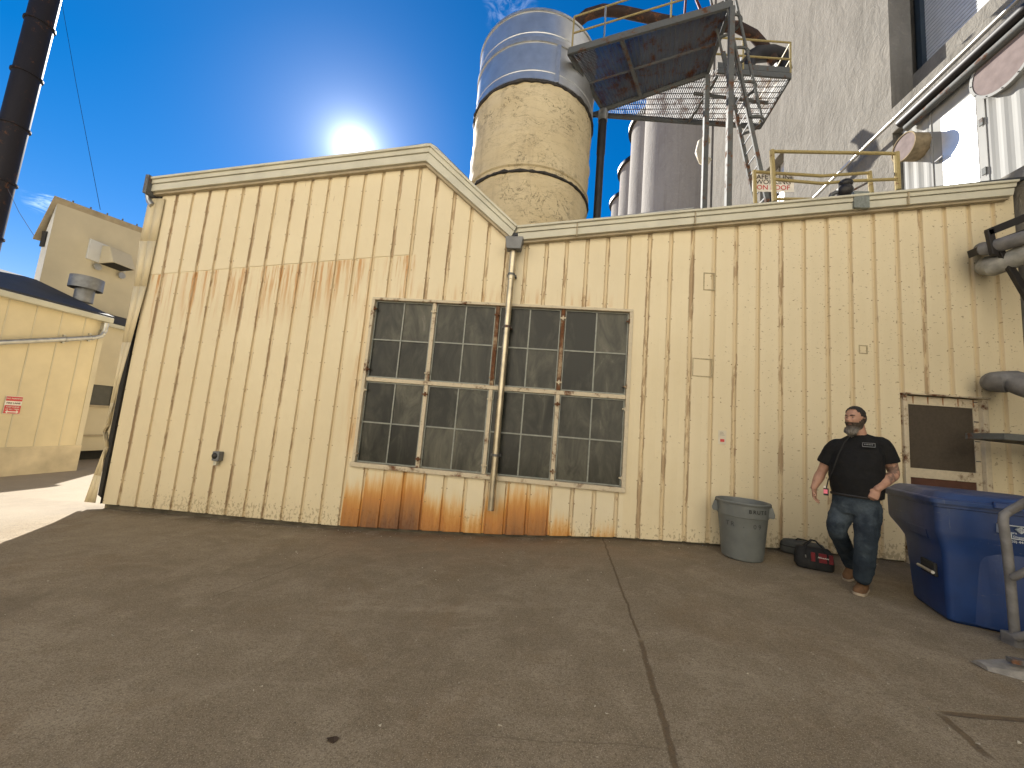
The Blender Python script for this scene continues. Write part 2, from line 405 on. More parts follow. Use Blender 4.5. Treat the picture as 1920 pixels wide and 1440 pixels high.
M['steel_rust'] = steel_material('rusty_grating_steel', (.15, .155, .155), .62, .6, .3)
M['yellow'] = steel_material('yellow_rail_paint', (.38, .30, .13), .18, .5, 0)
M['brown_pipe'] = steel_material('brown_duct', (.045, .028, .022), .5, .6, .1)
M['black'] = simple('black_paint', (.018, .016, .016), .5, .2, .4, 3)
M['stack'] = steel_material('black_stack_steel', (.028, .025, .027), .25, .5, .2)
M['white_metal'] = simple('white_corrugated_metal', (.33, .33, .315), .8, 0, .12, 2, .1, 10, .08, streak=True)
M['white_gloss'] = simple('glossy_white_door', (.86, .86, .84), .40, .6, .05, 6, .05, 20, .6)
M['tan_cap'] = simple('brownish_vent_cap', (.215, .175, .165), .9, 0, .15, 5, spec=.05)
M['louver'] = simple('pale_louver', (.62, .63, .63), .5, .2, .1, 4)
M['screen'] = simple('brown_mesh_screen', (.062, .048, .033), .75, 0, .15, 30, .3, 200)
M['screen_red'] = simple('red_brown_panel', (.085, .035, .022), .7, 0, .2, 10)
M['pipe_grey'] = simple('grey_pipe_insulation', (.17, .165, .16), .7, .1, .3, 9, .6, 14)
M['sign_red'] = simple('sign_red', (.52, .05, .05), .5, 0, .12, 8)
M['sign_white'] = simple('sign_white', (.74, .70, .63), .5, 0, .08, 8)
M['sign_dark'] = simple('sign_lettering', (.05, .035, .03), .6, 0, .1, 8)
M['vent_galv'] = simple('dull_grey_galvanised', (.20, .205, .21), .5, .5, .2, 8)
M['hair'] = simple('dark_short_hair', (.016, .012, .010), .6, 0, .4, 90, .8, 220)
# ================================================================== ground and sky
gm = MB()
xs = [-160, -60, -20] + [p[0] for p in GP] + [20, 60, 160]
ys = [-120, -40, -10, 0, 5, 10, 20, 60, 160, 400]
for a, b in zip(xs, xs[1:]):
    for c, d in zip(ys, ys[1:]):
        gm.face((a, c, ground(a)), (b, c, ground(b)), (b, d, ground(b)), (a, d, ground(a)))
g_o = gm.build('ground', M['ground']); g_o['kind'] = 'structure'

# ================================================================== the cream metal shed
YW = 5.9
shed = thing('metal_shed', 'cream ribbed metal shed with rust-streaked siding and a sawtooth roof', 'shed', (-.5, YW, ground(-.5)))
TOP = [(-7.6, 3.88), (-2.37, 4.52), (-.80, 3.02), (6.6, 4.06)]
BASE = [(-7.6, -1.80), (-3.27, -1.72), (-.64, -1.575), (1.1, -1.43), (3.4, -1.335), (6.6, -1.325)]
zt = lambda x: lerp_tab(TOP, x) + CZ
zb = lambda x: lerp_tab(BASE, x) + CZ
zs = lambda x: 2.19 + (x+7.21)*.1155 + CZ
WX0, WX1, WZ0, WZ1 = -3.04, 1.13, -.745+CZ, 1.955+CZ
DX0, DX1, DZ1 = 4.94, 5.88, .93+CZ
XSEAM = PH0 + PITCHX*1 + .03
def clad():
    K = []
    n = math.ceil((-7.33-PH0)/PITCHX) - 1
    while PH0+n*PITCHX < 6.6:
        c = PH0+n*PITCHX
        K += [(c-.030, .005), (c-.019, .032), (c+.019, .032), (c+.030, 0), (c+.105, .0005), (c+.195, .005)]; n += 1
    K = [k for k in K if -7.33 < k[0] < 6.46]
    def yo(x): return lerp_tab(K, x)
    X = sorted(set([-7.33, 6.46, -2.37, -.8, WX0, WX1, DX0, DX1, XSEAM] + [k[0] for k in K] + [b[0] for b in BASE if -7.33 < b[0] < 6.46]))
    lo = MB(); up = MB()
    def q(m, a, b, z0, z1, dy=0):
        m.face((a, YW+yo(a)+dy, z0(a)), (b, YW+yo(b)+dy, z0(b)), (b, YW+yo(b)+dy, z1(b)), (a, YW+yo(a)+dy, z1(a)))
    for a, b in zip(X, X[1:]):
        if b-a < 1e-6: continue
        m = (a+b)/2; topf = zt
        if m < XSEAM:
            q(up, a, b, zs, zt, -.010)
            topf = lambda x: zs(x)+.05
            up.face((a, YW+yo(a)-.010, zs(a)), (b, YW+yo(b)-.010, zs(b)), (b, YW+yo(b)+.002, zs(b)), (a, YW+yo(a)+.002, zs(a)))
        if WX0 < m < WX1:
            q(lo, a, b, zb, lambda x: WZ0); q(lo, a, b, lambda x: WZ1, zt)
        elif DX0 < m < DX1: q(lo, a, b, lambda x: DZ1, zt)
        else: q(lo, a, b, zb, topf)
    lo.build('siding', M['siding'], shed, smooth=True, sharp=8)
    up.build('upper_siding', M['siding'], shed, smooth=True, sharp=8)
clad()
# foundation, roof and the walls out of sight
fm = MB()
fx = [-7.28, -5, -3.27, -1.5, -.64, 1.1, 3.4, 4.93]
for a, b in zip(fx, fx[1:]):
    fm.hexa([(a, YW+.06, ground(a)-.3), (b, YW+.06, ground(b)-.3), (b, YW+.3, ground(b)-.3), (a, YW+.3, ground(a)-.3)],
            [(a, YW+.06, zb(a)+.12), (b, YW+.06, zb(b)+.12), (b, YW+.3, zb(b)+.12), (a, YW+.3, zb(a)+.12)])
fm.build('foundation', simple('stained_foundation', (.10, .085, .06), .9, 0, .4, 5), shed)
m = MB()
pts = [(-7.36, 3.95), (-2.37, 4.60), (-.80, 3.06), (6.55, 4.14)]
for (a, za), (b, zb_) in zip(pts, pts[1:]):
    m.hexa([(a, 5.80, za+CZ), (b, 5.80, zb_+CZ), (b, 16, zb_+CZ), (a, 16, za+CZ)], [(a, 5.80, za+CZ+.05), (b, 5.80, zb_+CZ+.05), (b, 16, zb_+CZ+.05), (a, 16, za+CZ+.05)])
m.build('roof', M['roof'], shed)
m = MB()
m.face((-7.30, YW+.05, ground(-7.3)-.2), (-7.30, 16, ground(-7.3)-.2), (-7.30, 16, 3.94+CZ), (-7.30, YW+.05, 3.94+CZ))
bk = [(-7.3, ground(-7.3)-.2)] + [(x, z+CZ) for x, z in pts] + [(6.55, ground(6.5)-.2)]
m.face(*[(x, 15.98, z) for x, z in bk])
m.face((6.5, YW+.05, ground(6.5)-.2), (6.5, 16, ground(6.5)-.2), (6.5, 16, 4.1+CZ), (6.5, YW+.05, 4.1+CZ))
m.build('side_wall', M['cream'], shed)
# rake fascias
def fascia(a0, a1, b0, b1, name='fascia', Y0=5.78):
    """a = bottom edge ends, b = top edge ends (survey pixels)"""
    A0, A1, B0, B1 = [onY(*p, Y0) for p in (a0, a1, b0, b1)]
    m = MB(); d = MB()
    def band(mm, t0, t1, y0, y1):
        P = [A0.lerp(B0, t0), A1.lerp(B1, t0), A1.lerp(B1, t1), A0.lerp(B0, t1)]
        for p in P: p.y = y0
        Q = [p.copy() for p in P]
        for p in Q: p.y = y1
        mm.hexa(P, Q)
    band(m, .13, .56, Y0, Y0+.10); band(m, .56, .60, Y0+.012, Y0+.10); band(m, .60, .86, Y0-.016, Y0+.10); band(m, .86, 1., Y0-.045, Y0+.10)
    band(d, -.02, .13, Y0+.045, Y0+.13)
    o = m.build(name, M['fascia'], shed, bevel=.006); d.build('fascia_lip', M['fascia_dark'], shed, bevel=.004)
fascia((280, 362), (797, 305), (279, 335), (809, 272))
fascia((797, 305), (956, 447), (809, 272), (970, 424))
fascia((972, 453), (1900, 369), (970, 425), (1906, 339))
# end cap at the far left and the splice plates on the long fascia
for p in ((1080, 1083, 443, 418), (1302, 1305, 421, 397), (1702, 1705, 384, 359)):
    a = onY(p[0], p[2], 5.765); b = onY(p[1], p[3], 5.765)
    solid((a.x, 5.748, a.z), (a.x+.02, 5.80, b.z), 'fascia_joint', M['fascia_dark'], shed)
a = onY(1600, 393, 5.765); b = onY(1628, 365, 5.765)
solid((a.x, 5.742, a.z+.02), (b.x, 5.79, b.z+.04), 'fascia_patch', simple('bare_grey_patch', (.17, .19, .18), .55, .2, .3, 25), shed, bevel=.002)
e = MB(); a = onY(279, 333, 5.72); b = onY(279, 362, 5.72)
e.box((a.x-.05, 5.70, b.z), (a.x+.02, 5.92, a.z+.05)); e.build('fascia_end_cap', M['steel_rust'], shed, bevel=.005)
# gutter elbow at the left eave
e = MB(); q = [onY(*p, 5.86) for p in ((288, 356), (283, 360), (279, 368), (281, 378), (287, 386))]
e.tube(q, .055, 12); e.build('gutter_elbow', M['galv'], shed, smooth=True)
# bent corner trim with the gap opening behind it
Lp = [(279, 372), (262, 452), (251, 537), (229, 642), (207, 755), (199, 795), (193, 808), (196, 838), (176, 890), (158, 941)]
Rp = [(309, 372), (293, 452), (275, 537), (246, 642), (214, 755), (203, 790), (197, 812), (198, 838), (190, 892), (179, 943)]
dY = [.02, .02, .02, .035, .06, .08, .04, .05, .07, .08]
m = MB(); 
Lq = [onY(*p, 5.87-d) for p, d in zip(Lp, dY)]; Rq = [onY(*p, 5.878-d*.8) for p, d in zip(Rp, dY)]
for i in range(len(Lq)-1):
    mid0 = (Lq[i]+Rq[i])/2; mid1 = (Lq[i+1]+Rq[i+1])/2
    m.face(Lq[i], mid0, mid1, Lq[i+1]); m.face(mid0, Rq[i], Rq[i+1], mid1)
    bk0, bk1 = Lq[i]+Vector((.01, .06, 0)), Lq[i+1]+Vector((.01, .06, 0))
    m.face(Lq[i], Lq[i+1], bk1, bk0)
ct = m.build('corner_trim', M['cream'], shed, smooth=True, sharp=30)
sd = ct.modifiers.new('thick', 'SOLIDIFY'); sd.thickness = .004
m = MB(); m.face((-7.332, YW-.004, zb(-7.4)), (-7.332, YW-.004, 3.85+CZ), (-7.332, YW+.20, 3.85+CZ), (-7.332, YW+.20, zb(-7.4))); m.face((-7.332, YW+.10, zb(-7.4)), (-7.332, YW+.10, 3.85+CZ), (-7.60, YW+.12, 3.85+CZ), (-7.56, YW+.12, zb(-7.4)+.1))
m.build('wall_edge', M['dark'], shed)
# ghost outlines of removed boxes and the square patches
gh = simple('old_caulk_outline', (.40, .335, .21), .7, 0, .2, 30)
for (x, z, w, h) in ((2.26, 2.47, .17, .28), (2.19, 1.13, .29, .28), (4.40, 1.54, .12, .13)):
    m = MB(); x -= w/2; z = z+CZ-h/2; y = YW-.003; t = .016
    m.box((x, y, z), (x+w, YW+.006, z+t)); m.box((x, y, z+h-t), (x+w, YW+.006, z+h)); m.box((x, y, z+t), (x+t, YW+.006, z+h-t)); m.box((x+w-t, y, z+t), (x+w, YW+.006, z+h-t))
    m.build('patch_outline', gh, shed)

# ---- big window
win = MB(); T = .045
win.box((WX0-.015, YW-.022, WZ1-.03), (WX1+.02, YW+.10, WZ1+.012)); win.box((WX0-.03, YW-.05, WZ0-.045), (WX1+.02, YW+.10, WZ0+.022))
win.box((WX0-.02, YW-.018, WZ0+.022), (WX0+.03, YW+.10, WZ1-.03)); win.box((WX1-.03, YW-.018, WZ0+.022), (WX1+.025, YW+.10, WZ1-.03))
window = win.build('window', M['window_paint'], shed, bevel=.004)
zm = onY(927, 727, YW).z
cw = (WX1-WX0)/4
solid((WX0+.031, YW+.012, zm-.032), (WX1-.031, YW+.075, zm+.032), 'transom', M['window_paint'], window, bevel=.006)
for i in (1, 2, 3):
    x = WX0+cw*i
    solid((x-.03, YW+.008, WZ0+.023), (x+.03, YW+.08, zm-.034), 'mullion', M['window_paint'], window, bevel=.005)
    solid((x-.03, YW+.008, zm+.034), (x+.03, YW+.08, WZ1-.031), 'mullion', M['window_paint' if i == 1 else 'mullion_rust'], window, bevel=.005)
for i in range(4):
    for j in range(2):
        x0, x1 = WX0+cw*i+.034, WX0+cw*(i+1)-.034
        z0, z1 = (WZ0+.026, zm-.036) if j == 0 else (zm+.036, WZ1-.034)
        jit = random.uniform(-.004, .004)
        p = MB(); y = YW+.062+jit
        nx = 6
        p.box((x0+.012, y, z0+.012), (x1-.012, y+.006, z1-.012)); p.build('pane', M['glass'], window)
        b = MB(); yb = YW+.040; xm, zc = (x0+x1)/2, (z0+z1)/2 + random.uniform(-.015, .015)
        for lo, hi in (((x0, yb, z0), (x0+.018, y, z1)), ((x1-.018, yb, z0), (x1, y, z1)), ((x0+.018, yb, z0), (x1-.018, y, z0+.018)), ((x0+.018, yb, z1-.018), (x1-.018, y, z1)),
                       ((xm-.011, yb+.004, z0+.018), (xm+.011, y-.001, z1-.018)), ((x0+.018, yb+.002, zc-.011), (xm-.011, y-.001, zc+.011)), ((xm+.011, yb+.002, zc-.011), (x1-.018, y-.001, zc+.011))): b.box(lo, hi)
        b.build('glazing_bar', M['putty'], window, bevel=.002)
for i, hs in ((0, (.12, .9)), (1, (.12, .9)), (2, (.12, .9)), (3, (.12, .9)), (4, (.12, .9))):
    for j in (0, 1):
        for h in hs:
            z = (WZ0 if j == 0 else zm) + h*1.3; x = WX0+cw*i + (.03 if i == 0 else -.03 if i == 4 else 0)
            hb = MB(); hb.box((x-.045, YW-.012, z-.012), (x+.045, YW+.012, z+.012)); hb.box((x-.012, YW-.018, z-.035), (x+.012, YW+.010, z+.035))
            hb.build('hinge', M['mullion_rust' if (i+j) % 2 else 'window_paint'], window, bevel=.003)
# ---- door with mesh screen
dr = MB(); y0, y1 = YW-.02, YW+.06; zg = ground(5.4)-.02
dr.box((DX0-.05, y0, zg), (DX0, y1, DZ1)); dr.box((DX1, y0, zg), (DX1+.07, y1, DZ1)); dr.box((DX0-.06, y0-.03, DZ1), (DX1+.08, y1, DZ1+.02))
door = dr.build('door', M['window_paint'], shed, bevel=.004)
dh = DZ1-zg
zA, zB, zC = onY(1760, 761, YW).z, onY(1770, 882, YW).z, onY(1770, 900, YW).z
lf = MB(); yf = YW+.03
lf.box((DX0+.004, yf, zA), (DX1-.004, yf+.04, DZ1-.012)); lf.box((DX0+.004, yf, zC), (DX1-.004, yf+.04, zB))
lf.box((DX0+.004, yf, zB), (DX0+.05, yf+.04, zA)); lf.box((DX1-.07, yf, zB), (DX1-.004, yf+.04, zA)); lf.box((DX0+.004, yf, zg), (DX0+.05, yf+.04, zC)); lf.box((DX1-.07, yf, zg), (DX1-.004, yf+.04, zC))
lf.build('door_frame', M['window_paint'], door, bevel=.004)
solid((DX0+.05, yf+.015, zB), (DX1-.07, yf+.025, zA), 'screen', M['screen'], door, bevel=0)
solid((DX0+.05, yf+.015, zg), (DX1-.07, yf+.025, zC), 'lower_panel', M['screen_red'], door, bevel=0)
st = simple('rust_drip', (.26, .10, .03), .8, 0, .4, 20)
for k in range(5):
    x = DX0+.1+k*.19; m = MB(); m.face((x, yf-.002, DZ1-.014), (x+.02, yf-.002, DZ1-.014), (x+.016, yf-.002, zA+.01), (x+.005, yf-.002, zA+.02)); m.build('rust_drip', st, door)
for k in range(4):
    z = zB+.15+k*.27; solid((DX1-.075, yf-.012, z), (DX1-.02, yf, z+.014), 'screen_clip', M['steel_rust'], door)
# ---- downspout with leader head
a, b = onY(949, 449, 5.76), onY(981, 467, 5.76)
hd = MB(); hd.hexa([(a.x+.03, 5.66, b.z-.04), (b.x-.03, 5.66, b.z-.04), (b.x-.03, 5.80, b.z-.04), (a.x+.03, 5.80, b.z-.04)], [(a.x, 5.64, a.z), (b.x, 5.64, a.z), (b.x, 5.82, a.z), (a.x, 5.82, a.z)])
ds = MB(); p0, p1 = onY(963, 470, 5.77), onY(920, 957, 5.77); px_ = (p0.x+p1.x)/2
p0.x = p0.x*.6+px_*.4; p1.x = p1.x*.6+px_*.4
ds.tube([p0, p0.lerp(p1, .12), p0.lerp(p1, .121), p1], [.056, .056, .050, .050], 18)
dso = ds.build('downspout', M['galv_brass'], shed, smooth=True)
hd.build('leader_head', M['grey_box'], dso, bevel=.008)
for t in (.10, .31, .80):
    c = p0.lerp(p1, t); s = MB(); s.tube([c+Vector((0, 0, -.018)), c+Vector((0, 0, .018))], .058, 18); s.box((c.x-.075, c.y+.03, c.z-.016), (c.x+.075, YW-.001, c.z+.016)); s.build('strap', M['steel_rust'], dso, smooth=True)
# loose cable over the roof edge
q = [onY(*p, 5.84) for p in ((560, 303), (700, 285), (800, 270), (808, 270), (818, 276), (880, 338), (930, 388), (960, 420), (968, 427), (980, 428), (1090, 414), (1300, 390))]
c_ = MB(); c_.tube(q, .014, 8); o = c_.build('roof_conduit', M['galv'], None, smooth=True)
tag(o, 'thin grey conduit running along the top of the sawtooth roof edge', 'conduit')

# ---- small fixtures on the wall
jb = onY(409, 855, 5.86)
t_ = thing('junction_box', 'small grey weatherproof outlet box fixed to the left ribbed siding', 'outlet box', (jb.x, 5.88, jb.z))
solid((jb.x-.055, 5.80, jb.z-.075), (jb.x+.065, 5.895, jb.z+.075), 'box', M['grey_box'], t_, bevel=.008)
m = MB(); m.lathe([(.0, -.02), (.03, -.02), (.045, -.008), (.05, 0.0)], (jb.x-.01, 5.80, jb.z+.005), 20, 'y'); m.build('cover', M['black'], t_, smooth=True)
solid((jb.x-.035, 5.82, jb.z-.15), (jb.x+.02, 5.885, jb.z-.078), 'conduit_stub', M['fascia'], t_, bevel=.01)
nt = onY(1355, 820, 5.88)
t_ = thing('paper_notice', 'small faded white paper notice with a red mark on the siding', 'notice', (nt.x, 5.89, nt.z))
solid((nt.x-.055, 5.893, nt.z-.10), (nt.x+.055, 5.897, nt.z+.10), 'sheet', simple('faded_paper', (.62, .56, .44), .7, 0, .06, 9), t_, bevel=0)
solid((nt.x-.028, 5.889, nt.z-.065), (nt.x+.028, 5.892, nt.z-.025), 'red_mark', M['sign_red'], t_, bevel=0)
for k in range(3):
    solid((nt.x-.035, 5.889, nt.z+.03+.02*k), (nt.x+.03-.01*k, 5.892, nt.z+.036+.02*k), 'print_line', simple('grey_print', (.30, .27, .22), .7), t_, bevel=0)

# ================================================================== low shed on the left
XL = -11.5
ls = thing('low_shed', 'low cream panel-walled shed with a black roof and a fire lane sign', 'shed', (XL, 7, ground(XL)))
Y1 = 8.55; ze = 1.86+CZ; zg = ground(XL)
zp = onX(100, 836, XL).z
m = MB(); m.panel((XL, 0, 0), (0, 1, 0), (0, 0, 1), -6, Y1, zp, ze); m.panel((XL, Y1, 0), (-1, 0, 0), (0, 0, 1), 0, 2.6, zp, ze)
m.build('wall', M['cream'], ls)
m = MB(); m.box((XL-2.7, -6, zg-.3), (XL+.03, Y1+.02, zp)); m.build('plinth', simple('cream_plinth', (.56, .475, .32), .75, 0, .2, 2.2, .2, 20), ls, bevel=.01)
for k in range(30):
    y = Y1-.42-k*.45
    if y < -5: break
    solid((XL-.01, y-.012, zp+.002), (XL+.010, y+.012, ze), 'panel_joint', M['cream2'], ls, bevel=.004)
m = MB(); m.box((XL-.02, Y1-.10, zp+.003), (XL+.014, Y1+.012, ze-.05)); m.build('corner_trim', M['cream2'], ls)
m = MB(); m.box((XL-.01, -6, ze-.02), (XL+.16, Y1+.06, ze+.11)); m.build('gutter', M['fascia'], ls, bevel=.015)
zr = onX(120, 543, -14.0).z
m = MB(); m.hexa([(XL+.10, -6, ze+.115), (XL+.10, Y1+.10, ze+.115), (-14, Y1+.10, zr), (-14, -6, zr)], [(XL+.10, -6, ze+.16), (XL+.10, Y1+.10, ze+.16), (-14, Y1+.10, zr+.05), (-14, -6, zr+.05)])
m.build('roof', M['roof'], ls)
q = [onX(*p, XL+.10) for p in ((199, 606), (196, 620), (189, 630), (176, 633), (120, 636), (60, 639), (-60, 645))]
m = MB(); m.tube(q, .055, 14); dp = m.build('drain_pipe', M['galv'], ls, smooth=True)
for pp in ((124, 636), (172, 633), (192, 626)):
    c = onX(*pp, XL+.10); s = MB(); s.tube([c+Vector((0, -.025, 0)), c+Vector((0, .025, 0))], .066, 14); s.box((XL, c.y-.02, c.z-.1), (XL+.05, c.y+.02, c.z+.1)); s.build('pipe_strap', M['galv'], dp, smooth=True)
# its sign
sa, sb, sc_ = onX(13, 742, XL+.03), onX(43, 745, XL+.03), onX(8, 774, XL+.03)
y0, y1, z1, z0 = (sa.y+sc_.y)/2-.01, (sb.y+onX(38, 777, XL+.03).y)/2, sa.z, sc_.z-.02
sg = thing('parking_sign', 'red and white no parking fire lane sign on the low shed wall', 'sign', (XL+.02, (y0+y1)/2, z0))
H = z1-z0; W = y1-y0
solid((XL+.012, y0, z0), (XL+.022, y1, z1), 'board', M['sign_white'], sg, bevel=.003)
solid((XL+.0225, y0+.005, z1-.27*H), (XL+.026, y1-.005, z1-.01), 'top_band', M['sign_red'], sg, bevel=0)
solid((XL+.0225, y0+.005, z0+.01), (XL+.026, y1-.005, z1-.52*H), 'lower_band', M['sign_red'], sg, bevel=0)
U_, V_ = (0, 1, 0), (0, 0, 1); yc = (y0+y1)/2
text('NO PARKING', 'lettering', W*.150, (XL+.026, yc, z1-.14*H), U_, V_, M['sign_white'], sg)
text('FIRE LANE', 'lettering', W*.185, (XL+.0225, yc, z1-.395*H), U_, V_, M['sign_dark'], sg)
text('KEEP CLEAR', 'lettering', W*.145, (XL+.026, yc, z1-.61*H), U_, V_, M['sign_white'], sg)
text('AT ALL TIMES', 'lettering', W*.135, (XL+.026, yc, z1-.74*H), U_, V_, M['sign_white'], sg)
m = MB(); za = z0+.12*H; x_ = XL+.028
m.face((x_, yc-.28*W, za-.012), (x_, yc+.28*W, za-.012), (x_, yc+.28*W, za+.012), (x_, yc-.28*W, za+.012))
for s in (-1, 1): m.face((x_, yc+s*.40*W, za), (x_, yc+s*.26*W, za-.04*s*s), (x_, yc+s*.26*W, za+.04))
m.build('arrow', M['sign_white'], sg)
# roof ventilator
vc = onX(153, 575, -12.7)
zroof = ze+.16 + (zr-ze-.11)*((XL+.1+12.7)/(XL+.1+14))
vt = thing('roof_ventilator', 'round galvanised ventilator standing on the black shed roof', 'ventilator', (-12.7, vc.y, zroof))
m = MB(); m.lathe([(.19, -.05), (.19, .40), (.12, .45)], (-12.7, vc.y, zroof), 28); m.build('neck', M['vent_galv'], vt, smooth=True)
m = MB(); m.lathe([(.30, .30), (.33, .30), (.33, .62), (.30, .63), (.0, .66)], (-12.7, vc.y, zroof), 36); m.lathe([(.30, .31), (.30, .6)], (-12.7, vc.y, zroof), 36)
m.build('hood', M['vent_galv'], vt, smooth=True)

# ================================================================== tall beige building behind it
YT = 8.72; XT = -14.0
tb = thing('tall_building', 'tall plain beige building with a vent hood, behind the low black-roofed shed', 'building', (XT, 10, ground(XT)))
A, B, Cp, Dp = onY(111, 374, YT), onY(72, 452, YT), onY(89, 452, YT), onY(50, 545, YT)
A.x = XT
zr0 = A.z; zr1 = onX(275, 433, XT).z; yE = 12.4; zE = zr0+(zr1-zr0)*(yE-YT)/(onX(275, 433, XT).y-YT)
m = MB(); zg = ground(XT)
xw = (Cp.x+Dp.x)/2
m.face((XT, YT, zg), (XT, yE, zg), (XT, yE, zE), (XT, YT, zr0))
m.face((xw, yE, zg), (XT, yE, zg), (XT, yE, zE), (xw, yE, Cp.z+zE-zr0)); m.face((xw, YT, zg), (xw, yE, zg), (xw, yE, Cp.z), (xw, YT, Cp.z))
m.build('wall', M['cream2'], tb)
m = MB(); m.face((xw, YT-.002, zg), (XT, YT-.002, zg), (XT, YT-.002, zr0), (xw, YT-.002, Cp.z+.1)); m.build('end_wall', M['bluewhite'], tb)
m = MB(); d = Vector((XT-B.x, 0, zr0-B.z))
m.hexa([(XT+.04, YT-.12, zr0+.005), (XT+.04, yE+.1, zE+.005), (B.x, yE+.1, B.z+zE-zr0), (B.x, YT-.12, B.z)], [(XT+.04, YT-.12, zr0+.04), (XT+.04, yE+.1, zE+.04), (B.x, yE+.1, B.z+.05+zE-zr0), (B.x, YT-.12, B.z+.05)])
rf = m.build('roof', M['fascia_dark'], tb)
for k in range(9):
    y = YT+.3+k*.42; z = zr0+(zE-zr0)*(y-YT)/(yE-YT)+.04
    solid((XT+.0, y-.012, z), (XT+.03, y+.012, z+.07), 'roof_bolt', M['steel'], rf, bevel=0)
l0, l1 = onY(74, 462, YT-.02), onY(88, 437, YT-.02)
m = MB(); m.box((l0.x, YT-.03, l0.z), (l1.x, YT-.004, l1.z+.05)); m.build('louver_opening', M['dark'], tb)
h0, h1 = onX(168, 447, XT), onX(240, 478, XT); hb = onX(175, 483, XT)
m = MB(); m.box((XT-.02, h0.y, hb.z-.10), (XT+.05, h1.y, h0.z)); m.build('vent_panel', M['bluewhite'], tb, bevel=.01)
a, b = onX(188, 455, XT), onX(236, 475, XT)
y0, y1 = a.y+.03, b.y-.06; zt_, zb_ = a.z-.06, hb.z-.12
m = MB()
m.hexa([(XT+.05, y0, zb_), (XT+.55, y0, zb_+.06), (XT+.55, y1, zb_+.06), (XT+.05, y1, zb_)][::1], [(XT+.05, y0, zt_), (XT+.30, y0, zt_-.03), (XT+.30, y1, zt_-.03), (XT+.05, y1, zt_)])
m.build('vent_hood', M['cream2'], tb, bevel=.01)
m = MB(); m.face((XT+.06, y0+.03, zb_-.004), (XT+.53, y0+.03, zb_+.05), (XT+.53, y1-.03, zb_+.05), (XT+.06, y1-.03, zb_-.004)); m.build('hood_opening', M['dark'], tb)
for s in (y0-.02, y1+.02):
    m = MB(); m.lathe([(0, 0), (.10, 0), (.10, .04), (0, .04)], (XT+.05, s, zb_-.12), 18, 'x'); m.build('damper_disc', M['galv'], tb, smooth=True)

# ================================================================== building at the far end of the alley
XR_ = -13.05; ya, yb2 = 8.75, 12.0
rb = thing('lean_to', 'tan lean-to with one dark window between the low shed and the cream shed', 'building', (XR_, 10, ground(-13)))
e0 = onX(218, 616, XR_); wb = onX(165, 845, XR_).z
w0, w1 = onX(171, 719, XR_), onX(208, 762, XR_); wz0, wz1 = onX(190, 760, XR_).z, onX(190, 722, XR_).z
m = MB(); m.panel((XR_, 0, 0), (0, 1, 0), (0, 0, 1), ya, yb2, wb, e0.z, [(w0.y-.25, w1.y+.05, wz0, wz1)], (-.1, 0, 0)); m.face((XR_, yb2, wb), (-14, yb2, wb), (-14, yb2, e0.z), (XR_, yb2, e0.z))
m.build('wall', M['cream2'], rb)
m = MB(); m.box((XR_-.11, w0.y-.25, wz0), (XR_-.08, w1.y+.05, wz1)); m.build('window', M['darkwin'], rb)
m = MB(); m.box((XR_+.002, ya, wz0-.06), (XR_+.05, yb2, wz0)); m.box((XR_+.002, ya, onX(170, 818, XR_).z), (XR_+.04, yb2, onX(170, 818, XR_).z+.05)); m.build('trim', M['fascia_dark'], rb)
m = MB(); m.box((XR_-.02, ya, e0.z), (XR_+.12, yb2+.05, e0.z+.10)); m.build('gutter', M['fascia'], rb)
m = MB(); m.hexa([(XR_+.10, ya, e0.z+.10), (XR_+.10, yb2, e0.z+.10), (-14, yb2, e0.z+.50), (-14, ya, e0.z+.50)], [(XR_+.10, ya, e0.z+.14), (XR_+.10, yb2, e0.z+.14), (-14, yb2, e0.z+.54), (-14, ya, e0.z+.54)]); m.build('roof', M['roof'], rb)
m = MB(); m.box((-13.9, ya, ground(-14)-.2), (XR_-.25, yb2-.05, wb+.02)); m.build('foundation', M['dark'], rb)  # near-black block paints in the shade of the gap under the wall

# ================================================================== black stack and its guy wires
pc = onY(76, 0, 11); pc2 = onY(0, 385, 11)
PX = (pc.x*.5+pc2.x*.5)
sk = thing('smoke_stack', 'tall black steel stack with bolted flanges and guy wires', 'smokestack', (PX, 11, ground(-12)))
m = MB(); m.tube([(PX, 11, ground(-12)-.2), (PX, 11, 34)], .36, 32); m.build('pipe', M['stack'], sk, smooth=True)
for p in ((91, 55), (66, 150), (41, 246), (13, 348), (118, -50), (-14, 450)):
    z = onY(p[0]-24, p[1]-8, 11).z
    m = MB(); m.tube([(PX, 11, z-.03), (PX, 11, z+.03)], .41, 32); m.build('flange', M['stack'], sk, smooth=True)
for (p, q2, lab) in (((100, -32), onX(188, 393, XT), 'thin guy wire from the black stack to the ridge of the tall building'), ((10, 352), onY(67, 447, YT), 'low thin guy wire from the black stack to the tall building eave')):
    s = onY(*p, 11); s.x = PX+.36; s.y = 11
    m = MB(); m.tube([s, s.lerp(q2, .5)+Vector((0, 0, -.08)), q2], .007, 6); o = m.build('guy_wire', M['black']); tag(o, lab, 'wire', 'guy wires of the stack')
